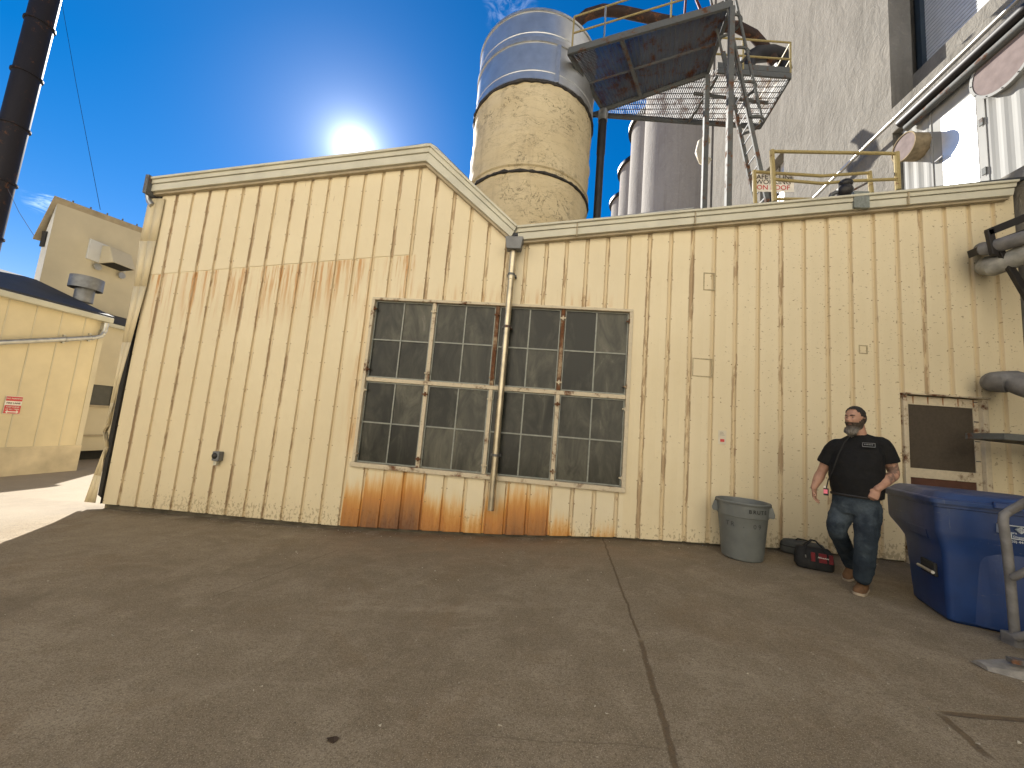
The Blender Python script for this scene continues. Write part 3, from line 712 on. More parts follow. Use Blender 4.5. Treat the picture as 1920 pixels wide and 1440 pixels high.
# ================================================================== cream tank with its aluminium jacket
azL = math.atan2(onY(889, 240, 12).x, 12); azR = math.atan2(onY(1110, 240, 12).x, 12)
YTK = 12.0; azc = (azL+azR)/2; XTK = YTK*math.tan(azc); RT = math.hypot(XTK, YTK)*math.sin((azR-azL)/2)
def tank_z(px, py):                      # height of a point on the tank's near side
    d = ray(px, py); dh = Vector((d.x, d.y)); dc = Vector((XTK, YTK)).length-RT
    return CZ + d.z/dh.length*dc
ZB, ZT_, ZRING, ZMID = tank_z(978, 146), tank_z(985, 12), tank_z(985, 320), tank_z(978, 70)
tk = thing('storage_tank', 'round cream insulated tank with a shiny metal jacket around its top', 'tank', (XTK, YTK, 3.5))
c0 = (XTK, YTK, 0)
m = MB()
hs = [3.4+(ZB-.06-3.4)*i/44 for i in range(45)]
m.lathe([(RT-.02+.012*math.sin(i*2.3)+.014*math.sin(i*.9+1), h) for i, h in enumerate(hs)], c0, 96, jit=.025)
m.build('insulation', M['tank'], tk, smooth=True, sharp=60)
m = MB(); m.lathe([(RT, ZB), (RT, ZT_)], c0, 96); m.lathe([(RT, ZT_), (RT*.98, ZT_+.02), (0, ZT_+.35)], c0, 96)
jk = m.build('jacket', M['alu'], tk, smooth=True)
for z, h, r in ((ZMID, .16, .035), (ZT_-.05, .10, .03), (ZB+.02, .05, .03)):
    m = MB(); m.lathe([(RT-.01, z-h/2), (RT+r, z-h/2+.01), (RT+r, z+h/2-.01), (RT-.01, z+h/2)], c0, 96); m.build('jacket_band', M['alu_edge'], jk, smooth=True)
for z in (ZMID+.24, ZB+.30):
    m = MB(); m.lathe([(RT-.01, z-.03), (RT+.012, z), (RT-.01, z+.03)], c0, 96); m.build('jacket_bead', M['alu'], jk, smooth=True)
sa_ = math.atan2(onY(1062, 110, 10.3).x-XTK, -(10.4-YTK))
sx, sy = XTK+RT*math.sin(sa_*.72), YTK-RT*math.cos(sa_*.72)
solid((sx-.06, sy-.06, ZB), (sx+.06, sy+.06, ZMID-.08), 'jacket_seam', M['alu_edge'], jk)
for z, r, jt in ((ZB-.06, .045, .05), (ZRING, .04, .02)):
    rings = []
    m = MB(); nn = 110
    path = []
    for k in range(nn):
        t = 2*math.pi*k/nn; j = mnoise.noise(Vector((math.cos(t)*9, math.sin(t)*9, z)))
        path.append(Vector((XTK+(RT+.012)*math.cos(t), YTK+(RT+.012)*math.sin(t), z+jt*j)))
    m.tube(path+[path[0]], [max(.012, r*(1+.8*mnoise.noise(Vector((k*.7, z, 3))))) for k in range(nn)]+[r], 8); m.build('sealant_ring', M['tar'], tk, smooth=True)
m = MB(); z = ZRING+.22; m.lathe([(RT-.01, z-.05), (RT+.03, z-.02), (RT+.03, z+.02), (RT-.01, z+.05)], c0, 96, jit=.01); m.build('tank_hoop', M['tank'], tk, smooth=True)

# ================================================================== steel access platforms
ZP = 11.0+CZ
pA, pB, pC, pD = [onZ(*p, ZP) for p in ((1066, 97), (1372, 8), (1326, 137), (1131, 205))]
pf = thing('access_platform', 'rusty steel grating platform on columns beside the cream tank', 'platform', (pC.x, pC.y, 3.6+CZ))
def lp(u, v): return pA.lerp(pB, u).lerp(pD.lerp(pC, u), v)
m = MB(); up = Vector((0, 0, 1))
for (a, b) in ((pA, pB), (pB, pC), (pC, pD), (pD, pA)):
    m.bar(a, b, .07, .20); 
m.build('edge_beam', M['steel'], pf)
m = MB(); m.bar(lp(.36, .02)-up*.07, lp(.40, .98)-up*.07, .09, .10); m.bar(lp(.02, .5)-up*.045, lp(.98, .5)-up*.045, .04, .05); m.build('cross_beam', M['steel_rust'], pf)
m = MB()
for i in range(48):
    v = (i+.5)/48; m.bar(lp(.015, v)+up*.05, lp(.985, v)+up*.05, .008, .038)
for i in range(34):
    u = (i+.5)/34; m.bar(lp(u, .01)+up*.020, lp(u, .99)+up*.026, .020, .016)
m.build('grating', M['steel_rust'], pf)
# wedge platform toward the grain elevator
qA, qB, qC, qD = [onZ(*p, ZP) for p in ((1112, 215), (1425, 238), (1482, 143), (1345, 133))]
m = MB()
for (a, b) in ((pD+Vector((.05, .1, 0)), qA), (qA, qB), (qB, qC), (qC, qD)): m.bar(a, b, .06, .16)
m.bar(qC+up*.20, qD+up*.20, .02, .17)
m.build('wedge_beam', M['steel'], pf)
m = MB(); m.bar(onZ(1300, 172, ZP)-up*.06, onZ(1440, 190, ZP)-up*.06, .06, .08); m.bar(onZ(1290, 228, ZP)-up*.06, onZ(1345, 140, ZP)-up*.06, .07, .09); m.build('wedge_joist', M['steel'], pf)
def inwedge(x):
    """range of y of the wedge at x"""
    P = [qA, qB, qC, qD, pC, pD]; ys_ = []
    for a, b in zip(P, P[1:]+P[:1]):
        if (a.x-x)*(b.x-x) < 0: ys_.append(a.y+(b.y-a.y)*(x-a.x)/(b.x-a.x))
    return (min(ys_), max(ys_)) if len(ys_) >= 2 else None
m = MB(); x = qA.x+.08; z = ZP+.05
while x < qC.x:
    r_ = inwedge(x)
    if r_ and r_[1]-r_[0] > .05: m.bar((x, r_[0], z), (x, r_[1], z), .016, .03)
    x += .062
y = min(pC.y, qC.y)+.15
while y < qB.y:
    X_ = [xx for xx in [qA.x+.05*i for i in range(130)] if (inwedge(xx) and inwedge(xx)[0] < y < inwedge(xx)[1])]
    if len(X_) > 2: m.bar((X_[0], y, z), (X_[-1], y, z), .016, .016)
    y += .20
m.build('wedge_grating', M['steel_rust'], pf)
zroof_at = lambda x: lerp_tab([(-7.36, 3.95), (-2.37, 4.60), (-.80, 3.06), (6.55, 4.14)], x)+CZ+.04
for p, w_, mt in ((pC, .13, 'steel'), (pB, .12, 'steel')):
    m = MB(); m.box((p.x-w_/2, p.y-w_/2, zroof_at(p.x)), (p.x+w_/2, p.y+w_/2, ZP-.10)); m.build('column', M[mt], pf)
    solid((p.x-.10, p.y-.10, zroof_at(p.x)), (p.x+.10, p.y+.10, zroof_at(p.x)+.42), 'column_shoe', M['black'], pf)
m = MB(); m.tube([(pD.x, pD.y-.05, 3.2+CZ), (pD.x, pD.y-.05, ZP-1.75), (pD.x, pD.y-.05, ZP-1.7), (pD.x, pD.y-.05, ZP-.12)], [.125, .125, .14, .14], 16); m.build('pipe_column', M['black'], pf, smooth=True)
m = MB(); m.tube([(pD.x, pD.y-.05, ZP-.50), (pD.x, pD.y-.05, ZP-.11)], .155, 16); m.build('pipe_collar', M['galv'], pf, smooth=True)
# guard rails
def rail(pts, r=.024, name='guard_rail', mat='yellow', par=None, n=8):
    m = MB(); m.tube(pts, r, n); return m.build(name, M[mat], par, smooth=True)
for u, h, mt in ((.02, 1.15, 'yellow'), (.24, 1.15, 'galv'), (.66, 1.15, 'yellow'), (.99, 1.15, 'steel')):
    rail([lp(u, .01)+up*.1, lp(u, .01)+up*h], .026, 'post', mt, pf)
for h in (.60, 1.15): rail([lp(.02, .01)+up*h, lp(.99, .01)+up*h], .026, 'guard_rail', 'yellow', pf)
m = MB(); a = lp(.74, .03)+up*.08; m.bar(a, a+Vector((.12, .25, 1.5)), .05, .05); m.bar(a+Vector((.42, -.1, 0)), a+Vector((.12, .25, 1.5)), .05, .05); m.bar(a+Vector((.55, .1, 0)), a+Vector((.16, .28, 1.5)), .05, .05); m.build('pipe_stand', steel_material('red_oxide_steel', (.13, .035, .03), .4), pf)
e0_, e1_ = qD.lerp(qC, .05), qC
for u in (.35, 1.0): rail([qD.lerp(qC, u)+up*.1, qD.lerp(qC, u)+up*1.12], .03, 'post', 'yellow', pf)
for h in (.56, 1.12):
    rail([qD.lerp(qC, -.35)+up*h, qC+up*h, qB+up*h], .028, 'guard_rail', 'yellow', pf)
rail([qB+up*.1, qB+up*1.12], .03, 'post', 'yellow', pf)
# caged inclined ladder
ld = thing('caged_ladder', 'steep grey steel ladder with safety hoops rising from the shed roof', 'ladder', onY(1424, 380, 9.2))
B0, B1 = onY(1439, 379, 9.0), onY(1396, 180, 9.0)
dirB = (B1-B0)
# second rail: same slope, offset along Y so the rungs stay level
zz = onY(1405.6, 247, 9.0); d = ray(1388.5, 273); A1 = CAMP+d*((zz.z-CZ)/d.z)
off = A1-zz; off.z = 0; off.x *= .6
for o_ in (Vector((0, 0, 0)), off):
    m = MB(); m.bar(B0+o_, B0+o_+dirB*1.62, .055, .09, up=(1, 0, .2)); m.build('side_rail', M['steel'], ld)
n_ = 15
for i in range(n_):
    t = .05+i*(1.5/n_); m = MB(); m.tube([B0+dirB*t, B0+dirB*t+off], .018, 8); m.build('rung', M['galv'], ld, smooth=True)
dn = dirB.normalized(); on = off.normalized(); nn_ = dn.cross(on)
if nn_.x < 0: nn_ = -nn_
strips = [[] for _ in range(5)]
for i, t in enumerate((.78, 1.12, 1.46, 1.80, 2.14)):
    c = B0+dirB*t+off*.5; rr = off.length*.62; path = []
    for k in range(13):
        a = math.pi*(k/12); path.append(c - on*rr*math.cos(a) + nn_*(rr*1.5*math.sin(a)))
    m = MB(); m.tube(path, .035, 6); m.build('hoop', M['steel'], ld, smooth=True)
    for q_, k in enumerate((0, 3, 6, 9, 12)): strips[q_].append(path[k])
for s in strips:
    m = MB(); m.tube([s[0], s[-1]+ (s[-1]-s[0])*.2], .03, 6); m.build('cage_strip', M['steel'], ld, smooth=True)
# brown duct from the tank to the elevator
q = [onY(*p, y) for p, y in (((1070, 75), 11.6), ((1083, 42), 11.6), ((1100, 28), 11.6), ((1130, 19), 11.7), ((1165, 22), 11.9), ((1240, 38), 12.2), ((1310, 50), 12.5), ((1382, 50), 12.8), ((1413, 66), 13.0), ((1436, 92), 13.2), ((1452, 118), 13.3))]
m = MB(); m.tube(q, .17, 16); o = m.build('conveying_duct', M['brown_pipe'], smooth=True); tag(o, 'curved brown duct from the top of the cream tank to the concrete elevator', 'duct')
q = [onY(*p, y) for p, y in (((1400, 132), 13.0), ((1402, 112), 13.0), ((1420, 102), 13.1), ((1445, 100), 13.3), ((1464, 104), 13.6), ((1470, 135), 13.7))]
m = MB(); m.tube(q, .26, 18); o = m.build('elbow_duct', M['black'], smooth=True); tag(o, 'fat dark elbow duct on the wedge platform by the concrete wall', 'duct')

# ================================================================== grain silos
for i, (y, lab) in enumerate(((24.2, 'nearest round concrete grain silo with a wide shaded face'), (29.4, 'second concrete grain silo, a slim sunlit strip beside the nearest silo'), (34.6, 'third concrete grain silo with its dark roof rim showing under the platform'), (39.8, 'farthest concrete grain silo, lowest rim of the row'))):
    s = thing('grain_silo', lab, 'silo', (11.25, y*1.5, 0), 'concrete grain silos in a row')
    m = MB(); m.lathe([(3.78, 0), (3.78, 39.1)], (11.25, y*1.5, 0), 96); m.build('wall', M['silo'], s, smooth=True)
    m = MB(); m.lathe([(3.75, 39.0), (4.17, 39.0), (4.17, 39.4), (.6, 40.6)], (11.25, y*1.5, 0), 96, caps=True); m.build('roof', M['black'], s, smooth=True)

# ================================================================== grain elevator
KE = 10.0/6.62; XE, XE2, YE = 10.0, 7.05*KE, 8.0*KE
el = thing('grain_elevator', 'tall rough grey concrete grain elevator wall with a louvered opening', 'building', (XE, 18, 0))
wl = onX(1693, 155, XE2); zsill = onX(1860, 0, XE2).z; zsill = (zsill+wl.z)/2
wy1 = wl.y; wy0 = 3.2*KE
ty0, ty1, tz0, tz1 = 11.75*KE, 13.1*KE, 3.2*KE+CZ, 9.3*KE+CZ; YW2 = 17.25*KE
m = MB()
m.panel((XE, 0, 0), (0, 1, 0), (0, 0, 1), YE, YW2, 0, 50, [(ty0, ty1, tz0, tz1)], (.55, 0, 0))
m.face((XE2, YE, 0), (XE, YE, 0), (XE, YE, 34), (XE2, YE, 34)); m.face((XE, YW2, 0), (18, YW2, 0), (18, YW2, 50), (XE, YW2, 50))
m.panel((XE2, 0, 0), (0, 1, 0), (0, 0, 1), -1.5, YE, 0, 50, [(wy0, wy1, zsill, 30)], (.7, 0, 0))
m.face((XE, YE, 50), (18, YE, 50), (18, YW2, 50), (XE, YW2, 50)); m.face((18, -1.5, 0), (18, YW2, 0), (18, YW2, 50), (18, -1.5, 50)); m.face((XE2, -1.5, 34), (18, -1.5, 34), (18, YE, 34), (XE2, YE, 34))
m.face((XE2, -1.5, 0), (18, -1.5, 0), (18, -1.5, 34), (XE2, -1.5, 34)); m.face((XE, YE, 34), (18, YE, 34), (18, YE, 50), (XE, YE, 50))
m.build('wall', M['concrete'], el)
m = MB(); m.box((XE-.10, YW2, 0), (XE+.5, YW2+.5, 50)); m.build('pilaster', M['concrete'], el, bevel=.03)
lv = MB(); z = zsill+.02; ly1 = onX(1738, 90, XE2+.35).y
while z < 29: lv.bar((XE2+.34, wy0, z), (XE2+.34, ly1, z), .012, .118, up=(.12, 0, 1)); z += .128
lv.build('louver', M['louver'], el)
m = MB(); m.box((XE2+.42, wy0, zsill), (XE2+.46, wy1, 30)); m.box((XE2+.20, ly1, zsill), (XE2+.40, ly1+.15, 30)); m.build('opening_back', simple('blue_black_panel', (.03, .045, .06), .4, 0, .2, 3), el)
m = MB(); m.box((XE+.50, ty0, tz0), (XE+.54, ty1, tz1)); tw = m.build('window', M['darkwin'], el)
for k in range(6):
    z = tz0+.4+k*1.5; solid((XE+.47, ty0+.45, z), (XE+.50, ty0+1.1, z+1.3), 'sash', M['white_gloss'], tw, bevel=0)
    solid((XE+.47, ty0+1.25, z), (XE+.50, ty1-.12, z+1.3), 'sash', M['white_gloss'], tw, bevel=0)
m = MB(); m.box((6.505, -7.5, .1), (7.1, 6.6, 4.35+CZ)); m.build('base_wall', M['concrete'], el)
# white annex with door, vents
XA = 6.58*KE; ZA0 = 3.2*KE+CZ
an = thing('white_annex', 'white corrugated metal annex with a bright door and two round vents', 'building', (XA, 9, ZA0))
ay1 = onX(1690, 280, XA).y; az1 = 6.52*KE+CZ
dd = [onX(*p, XA) for p in ((1743, 208), (1838, 128), (1757, 353), (1855, 343))]
dy1, dy0, dz1 = (dd[0].y+dd[2].y)/2, (dd[1].y+dd[3].y)/2, (dd[0].z+dd[1].z)/2-.02
m = MB(); ys_ = []
y = 3.9
while y < ay1: ys_.append(y); y += .06
for a, b in zip(ys_, ys_[1:]):
    if a > dy0-.03 and b < dy1+.03: continue
    xa_ = XA+.016*math.cos(a*2*math.pi/.30); xb_ = XA+.016*math.cos(b*2*math.pi/.30)
    m.face((xa_, a, ZA0), (xb_, b, ZA0), (xb_, b, az1), (xa_, a, az1))
m.face((XA, ay1-.06, ZA0), (XA+.5, ay1, ZA0), (XA+.5, ay1, az1), (XA, ay1-.06, az1)); m.face((XA, 3.9, az1), (XA, ay1, az1), (XA+.5, ay1, az1), (XA+.5, 3.9, az1))
m.build('wall', M['white_metal'], an, smooth=True, sharp=50)
m = MB(); 
for lo, hi in (((XA-.03, dy0-.05, ZA0), (XA+.05, dy0, dz1)), ((XA-.03, dy1, ZA0), (XA+.05, dy1+.05, dz1)), ((XA-.03, dy0-.05, dz1), (XA+.05, dy1+.05, dz1+.05))): m.box(lo, hi)
dof = m.build('door_frame', M['white_metal'], an, bevel=.004)
m = MB(); m.box((XA-.01, dy0+.004, ZA0), (XA+.04, dy1-.004, dz1-.004)); do = m.build('door', M['white_metal'], an, bevel=.004)
pw = [onX(*p, XA-.02) for p in ((1763, 222), (1826, 175), (1770, 345), (1838, 335))]
m = MB(); m.box((XA-.018, (pw[1].y+pw[3].y)/2, 3.9*KE+CZ), (XA-.012, (pw[0].y+pw[2].y)/2, pw[0].z-.02)); m.build('door_panel', M['white_gloss'], do, bevel=.003)
hp = onX(1757, 303, XA-.05); m = MB(); m.tube([(XA-.01, hp.y, hp.z), (XA-.09, hp.y, hp.z), (XA-.10, hp.y-.2, hp.z+.01)], .022, 8); m.build('handle', M['galv'], do, smooth=True)
for pp in ((1832, 140), (1840, 229), (1846, 321)):
    c = onX(*pp, XA-.04); solid((XA-.06, c.y-.045, c.z-.09), (XA-.03, c.y+.045, c.z+.09), 'hinge', M['steel'], do)
vc = onX(1706, 276, XA-.27); rv = .24*KE
m = MB(); m.lathe([(rv, .0), (rv, .45)], (XA-.45, vc.y, vc.z), 32, 'x'); m.lathe([(rv, .0), (rv+.03, .0), (rv+.03, .03), (rv, .03)], (XA-.45, vc.y, vc.z), 32, 'x'); ve = m.build('vent', simple('dirty_tan_collar', (.26, .205, .13), .9, 0, .3, 6, spec=.05), an, smooth=True)
m = MB(); m.lathe([(.0, 0), (rv, 0), (rv, .02), (0, .02)], (XA-.43, vc.y, vc.z), 32, 'x'); m.build('cap', M['tan_cap'], ve, smooth=True)
v2 = onX(1890, 118, XA); rv2 = .40*KE
m = MB(); m.lathe([(rv2, 0), (rv2+.07, 0), (rv2+.07, .04), (rv2, .04)], (XA-.16, v2.y, v2.z), 40, 'x'); m.lathe([(rv2+.02, 0), (rv2+.02, .16)], (XA-.16, v2.y, v2.z), 40, 'x'); ve = m.build('vent', M['white_metal'], an, smooth=True)
m = MB(); m.lathe([(0, 0), (rv2, 0), (rv2, .02), (0, .02)], (XA-.148, v2.y, v2.z), 40, 'x'); m.build('cap', M['tan_cap'], ve, smooth=True)
for k in range(12):
    a = k*math.pi/6; y, z = v2.y+(rv2+.035)*math.cos(a), v2.z+(rv2+.035)*math.sin(a); m = MB(); m.tube([(XA-.175, y, z), (XA-.16, y, z)], .014, 8); m.build('bolt', M['steel'], ve)
# concrete ledge above the annex and the pipes under it
m = MB(); m.box((6.60*KE, 3.0, az1+.24), (XE2+.02, YE-.005, az1+1.08)); m.build('ledge', M['concrete'], el, bevel=.02)
q = [onX(1960, -50, 9.6), onX(1668, 232, 9.65), onX(1632, 266, 9.7), onX(1523, 374, 9.75)]
m = MB(); m.tube(q, .055, 10); o = m.build('steel_conduit', M['galv'], smooth=True); tag(o, 'long bright galvanised conduit running diagonally across the concrete wall', 'conduit')
for k, (a, b, r_, lab) in enumerate((((1990, -45), (1688, 232), .13, 'upper thick dark pipe along the top of the white annex'), ((1990, -18), (1700, 240), .105, 'lower dark pipe tucked under the concrete ledge of the white annex'))):
    q0, q1 = onX(*a, 9.69+.07*k), onX(*b, 9.69+.07*k)
    m = MB(); m.tube([q0, q1], r_, 12); o = m.build('wall_pipe', M['steel'] if k else M['black'], smooth=True); tag(o, lab, 'pipe', 'pipes along the annex wall')

# ================================================================== on the shed roof
YG = 7.6
gr = thing('roof_guardrail', 'taller yellow pipe guardrail on the shed roof in front of the annex', 'guardrail', onY(1560, 370, YG), 'yellow guardrails on the shed roof')
P = lambda x, y, Y=YG: onY(x, y, Y)
for a, b in (((1447, 282), (1452, 378)), ((1681, 286), (1684, 356))): rail([P(*a), P(*b)], .045, 'post', 'yellow', gr)
rail([P(1447, 284), P(1681, 288)], .032, 'top_rail', 'yellow', gr); rail([P(1450, 336), P(1540, 344), P(1600, 339), P(1682, 336)], .03, 'mid_rail', 'yellow', gr); rail([P(1452, 373), P(1560, 374)], .03, 'toe_rail', 'yellow', gr)
Y2 = 8.0
gr = thing('roof_guardrail', 'lower bent yellow guardrail on the shed roof carrying the safety sign', 'guardrail', onY(1520, 375, Y2), 'yellow guardrails on the shed roof')
for a, b in (((1414, 320), (1416, 383)), ((1630, 322), (1634, 362))): rail([P(*a, Y2), P(*b, Y2)], .04, 'post', 'yellow', gr)
rail([P(1414, 322, Y2), P(1540, 330, Y2), P(1630, 324, Y2)], .032, 'top_rail', 'yellow', gr)
Y3 = 8.12
s0, s1, s2 = onY(1411, 325, Y3), onY(1489, 321, Y3), onY(1411, 359, Y3)
sg = thing('safety_sign', 'white safety sign with dark and red lettering behind the yellow guardrail', 'sign', (s0.x, Y3, s2.z))
solid((s0.x, Y3, s2.z), (s1.x, Y3+.012, s0.z), 'board', M['sign_white'], sg, bevel=.004)
xc, Hh = (s0.x+s1.x)/2, s0.z-s2.z
for txt, f, mt in (('SAFETY LINE', .80, 'sign_dark'), ('WORKING', .52, 'sign_dark'), ('ON ROOF', .22, 'sign_red')):
    text(txt, 'lettering', .145, (xc, Y3-.001, s2.z+Hh*f), (1, 0, 0), (0, 0, 1), M[mt], sg)
v = onY(1582, 362, 7.5)
vv = thing('roof_valve', 'small dark valve body standing on the shed roof under the guardrail', 'valve', v)
m = MB(); m.ellipsoid((v.x+.02, v.y, v.z+.05), (.14, .12, .13)); m.ellipsoid((v.x+.04, v.y, v.z+.20), (.12, .10, .09)); m.build('body', M['black'], vv, smooth=True)
m = MB(); m.tube([v+Vector((-.12, 0, .02)), v+Vector((-.22, 0, -.03)), v+Vector((-.26, 0, -.12))], .035, 10); m.tube([v+Vector((.1, 0, .02)), v+Vector((.42, 0, .22))], .02, 8); m.build('pipe', M['steel_rust'], vv, smooth=True)

# elbow pipe between silo and elevator
q = [onY(*p, 18.5) for p in ((1326, 262), (1316, 268), (1312, 285), (1318, 300), (1330, 306))]
m = MB(); m.tube(q, .22, 14); o = m.build('spout_elbow', M['cream2'], smooth=True); tag(o, 'beige elbow spout in the dark gap between silo and elevator', 'spout')

# ================================================================== unseen building added across the yard to bounce sun back, mirrored in the windows
wh = thing('bounce_building', 'long pale unseen building added across the yard to bounce sun onto the shed', 'building', (-4, -11, ground(-4)))
m = MB(); holes = [(-22+7*k, -20+7*k, 2.0, 4.0) for k in range(7)]
m.panel((0, -8.5, 0), (1, 0, 0), (0, 0, 1), -24, 36, -.4, 17, holes, (0, -.2, 0)); m.face((-24, -8.5, 17), (36, -8.5, 17), (36, -24, 17), (-24, -24, 17))
m.build('wall', simple('pale_bounce_paint', (.83, .78, .66), .8, 0, .05, 1), wh)
for h in holes: solid((h[0], -8.75, h[2]), (h[1], -8.7, h[3]), 'window', M['darkwin'], wh, bevel=0)
# ================================================================== grey trash can
M['can'] = simple('grey_moulded_plastic', (.125, .135, .13), .55, 0, .14, 5, .08, 60)
M['blue'] = simple('scuffed_blue_plastic', (.008, .024, .108), .42, 0, .25, 4, .1, 40)
def scuffed(name, col):
    t = NT(name); P = t.obj(); n = t.noise(P, 4, 5); c = t.ramp(n, [(.3, tuple(q*.8 for q in col)), (.7, tuple(q*1.2 for q in col))])
    s1 = t.noise(t.comb(t.mul(t.sep(P)[0], 5), t.mul(t.sep(P)[1], 5), t.mul(t.sep(P)[2], 34)), 1, 4, .7); s2 = t.noise(t.comb(t.mul(t.sep(P)[0], 30), t.mul(t.sep(P)[1], 30), t.mul(t.sep(P)[2], 3.5)), 1, 4, .7)
    gate = t.ss(t.noise(P, 2.6, 3), .48, .62); sc = t.mul(t.math('MAXIMUM', t.ss(s1, .62, .68), t.ss(s2, .63, .70)), gate)
    c = t.mix(t.mul(sc, .5), c, (.16, .17, .20)); ds = t.ss(t.noise(P, 1.4, 5, .7), .45, .75); c = t.mix(t.mul(ds, .30), c, (.075, .078, .085))
    t.bump(t.noise(P, 40, 3), .06, .003); return t.out(c, t.add(.40, t.mul(ds, .3)), 0, .45)
M['blue'] = scuffed('scuffed_blue_plastic', (.007, .031, .122))
M['blue_lid'] = scuffed('faded_blue_lid', (.018, .048, .152)); M['blue_lid_old'] = simple('faded_blue_lid', (.018, .038, .135), .5, 0, .25, 6, .1, 40, streak=False)
f0 = onZ(1391, 1054, ground(2.45)); rb = .232
d_ = Vector((f0.x, f0.y, 0)).normalized(); cc = f0 + d_*rb
can = thing('trash_can', 'round grey plastic trash can with side handles standing against the siding', 'trash can', cc)
hc = .72; z0 = cc.z
dist = lambda v: math.hypot(v.x, v.y)
m = MB()
m.lathe([(.02, z0+.004), (rb-.02, z0+.004), (rb, z0+.02), (rb+.012, z0+.10), (.282, z0+hc-.19), (.284, z0+hc-.185), (.294, z0+hc-.18), (.300, z0+hc-.03), (.316, z0+hc-.025), (.320, z0+hc-.01), (.314, z0+hc), (.300, z0+hc), (.288, z0+hc-.03), (.235, z0+.03), (.02, z0+.03)], (cc.x, cc.y, 0), 72)
m.build('body', M['can'], can, smooth=True, sharp=35)
ua = Vector((d_.y, -d_.x, 0))
for s in (-1, 1):
    q = cc + ua*(s*.298); q.z = z0+hc
    m = MB(); w_ = .095
    pr = [(-.01, -.035), (.026, -.035), (.050, -.115), (.048, -.150), (.036, -.165), (-.02, -.165)]
    m.loft([[q + ua*(s*a) + d_*w_*k + Vector((0, 0, b)) for a, b in pr] for k in (-1, 1)]); m.build('handle', M['can'], can, bevel=.006)
fr = -d_
def on_can(a, h, off=.004):           # point on the can's skin, a = angle from the viewer-facing line
    r_ = .300 if h > hc-.18 else rb+.012+(.282-rb-.012)*(h-.1)/(hc-.29)
    n = fr*math.cos(a)+ua*math.sin(a); return cc + n*(r_+off) + Vector((0, 0, h)), n
def curved_text(txt, size, a0, h, mat, parent, spread=1.0):
    for i, ch in enumerate(txt):
        if ch == ' ': continue
        a = a0 + i*size*.78*spread/.300
        p, n = on_can(a, h); u = Vector((-n.y, n.x, 0)); text(ch, 'lettering', size, p, u, (0, 0, 1), mat, parent, off=0)
M['stencil'] = simple('faded_stencil', (.055, .06, .06), .7, 0, .4, 60)
M['can_letter'] = simple('dark_brand_lettering', (.015, .016, .016), .6)
curved_text('BRUTE', .062, .28, hc-.095, M['can_letter'], can)
curved_text('TR . 09', .075, -.62, hc-.275, M['stencil'], can, 1.15)

# ================================================================== bags
M['bag'] = simple('black_bag_fabric', (.012, .012, .012), .8, 0, .3, 20, .5, 120)
M['bag_red'] = simple('red_bag_fabric', (.16, .008, .012), .7, 0, .3, 20, .4, 120)
M['bag_grey'] = simple('grey_case_fabric', (.060, .063, .060), .8, 0, .25, 12, .4, 90)
def rrect(cx, cy, z, hx, hy, ax, ay, r, n=6, sag=0):
    out = []
    for k, (sx_, sy_) in enumerate(((1, 1), (-1, 1), (-1, -1), (1, -1))):
        for i in range(n):
            a = (k+i/(n-1))*math.pi/2
            x, y = sx_*(hx-r)+r*math.cos(a), sy_*(hy-r)+r*math.sin(a)
            out.append(Vector((cx, cy, z)) + ax*x + ay*y)
    return out
bf = onZ(1531, 1071, ground(3.15)); dv = Vector((bf.x, bf.y, 0)).normalized()
ang = R(-22); ax = Vector((math.cos(ang), math.sin(ang), 0)); ay = Vector((-math.sin(ang), math.cos(ang), 0))
bc = bf + ay*.13 + ax*-.005; zb0 = ground(bc.x)+.003
bag = thing('tool_bag', 'black and red tool bag with a looped handle set down by the wall', 'tool bag', (bc.x, bc.y, zb0))
def bagloft(par, c, hx, hy, h, mat, name, tp=.62, z0=0):
    m = MB(); prof = [(0, .93, .93), (.02, 1, 1), (.35*h, 1.02, 1.0), (.6*h, .99, .90), (.82*h, .93, tp+.08), (.95*h, .86, tp-.18), (h, .78, tp-.34)]
    m.loft([rrect(c.x, c.y, z0+a, hx*u, hy*v, ax, ay, min(hx*u, hy*v)*.5) for a, u, v in prof]); o = m.build(name, mat, par, smooth=True, sharp=80)
    return o
bb = bagloft(bag, bc, .185, .125, .235, M['bag'], 'body', z0=zb0)
front = lambda u, h, k=0: Vector((bc.x, bc.y, zb0)) + ax*u + ay*(-.1275 + max(0, h-.08)*.13 - k) + Vector((0, 0, h))
for u0, u1 in ((-.045, -.005), (.03, .105), (.125, .165)):
    m = MB(); 
    for h0, h1 in ((.095, .125), (.125, .16), (.16, .195)): m.hexa([front(u0, h0, -.01), front(u1, h0, -.01), front(u1, h0, .010), front(u0, h0, .010)], [front(u0, h1, -.01), front(u1, h1, -.01), front(u1, h1, .008), front(u0, h1, .008)])
    m.build('pocket', M['bag_red'], bag, bevel=.004)
text('Milwaukee', 'lettering', .024, front(.068, .152, .018), ax, (0, 0, 1), M['sign_white'], bag, shear=.25)
m = MB(); a = front(-.10, .155, .014); m.tube([a, a+Vector((.004, 0, -.028))], .006, 8); m.build('zip_pull', M['galv'], bag)
m = MB(); top = Vector((bc.x, bc.y, zb0+.225))
for s in (-.05, .05): m.tube([front(-.10, .17, 0) if s < 0 else top+ax*-.10+ay*.05, top+ax*-.075+ay*s*.8+Vector((0, 0, .03)), top+ax*-.02+ay*s*.3+Vector((0, 0, .088)), top+ax*.02+ay*s*.3+Vector((0, 0, .088)), top+ax*.075+ay*s*.8+Vector((0, 0, .03)), front(.11, .17, 0) if s < 0 else top+ax*.10+ay*.05], .009, 8)
m.build('handle', M['bag'], bag, smooth=True)
gc = onZ(1504, 1046, ground(3.1)); gc += dv*.12
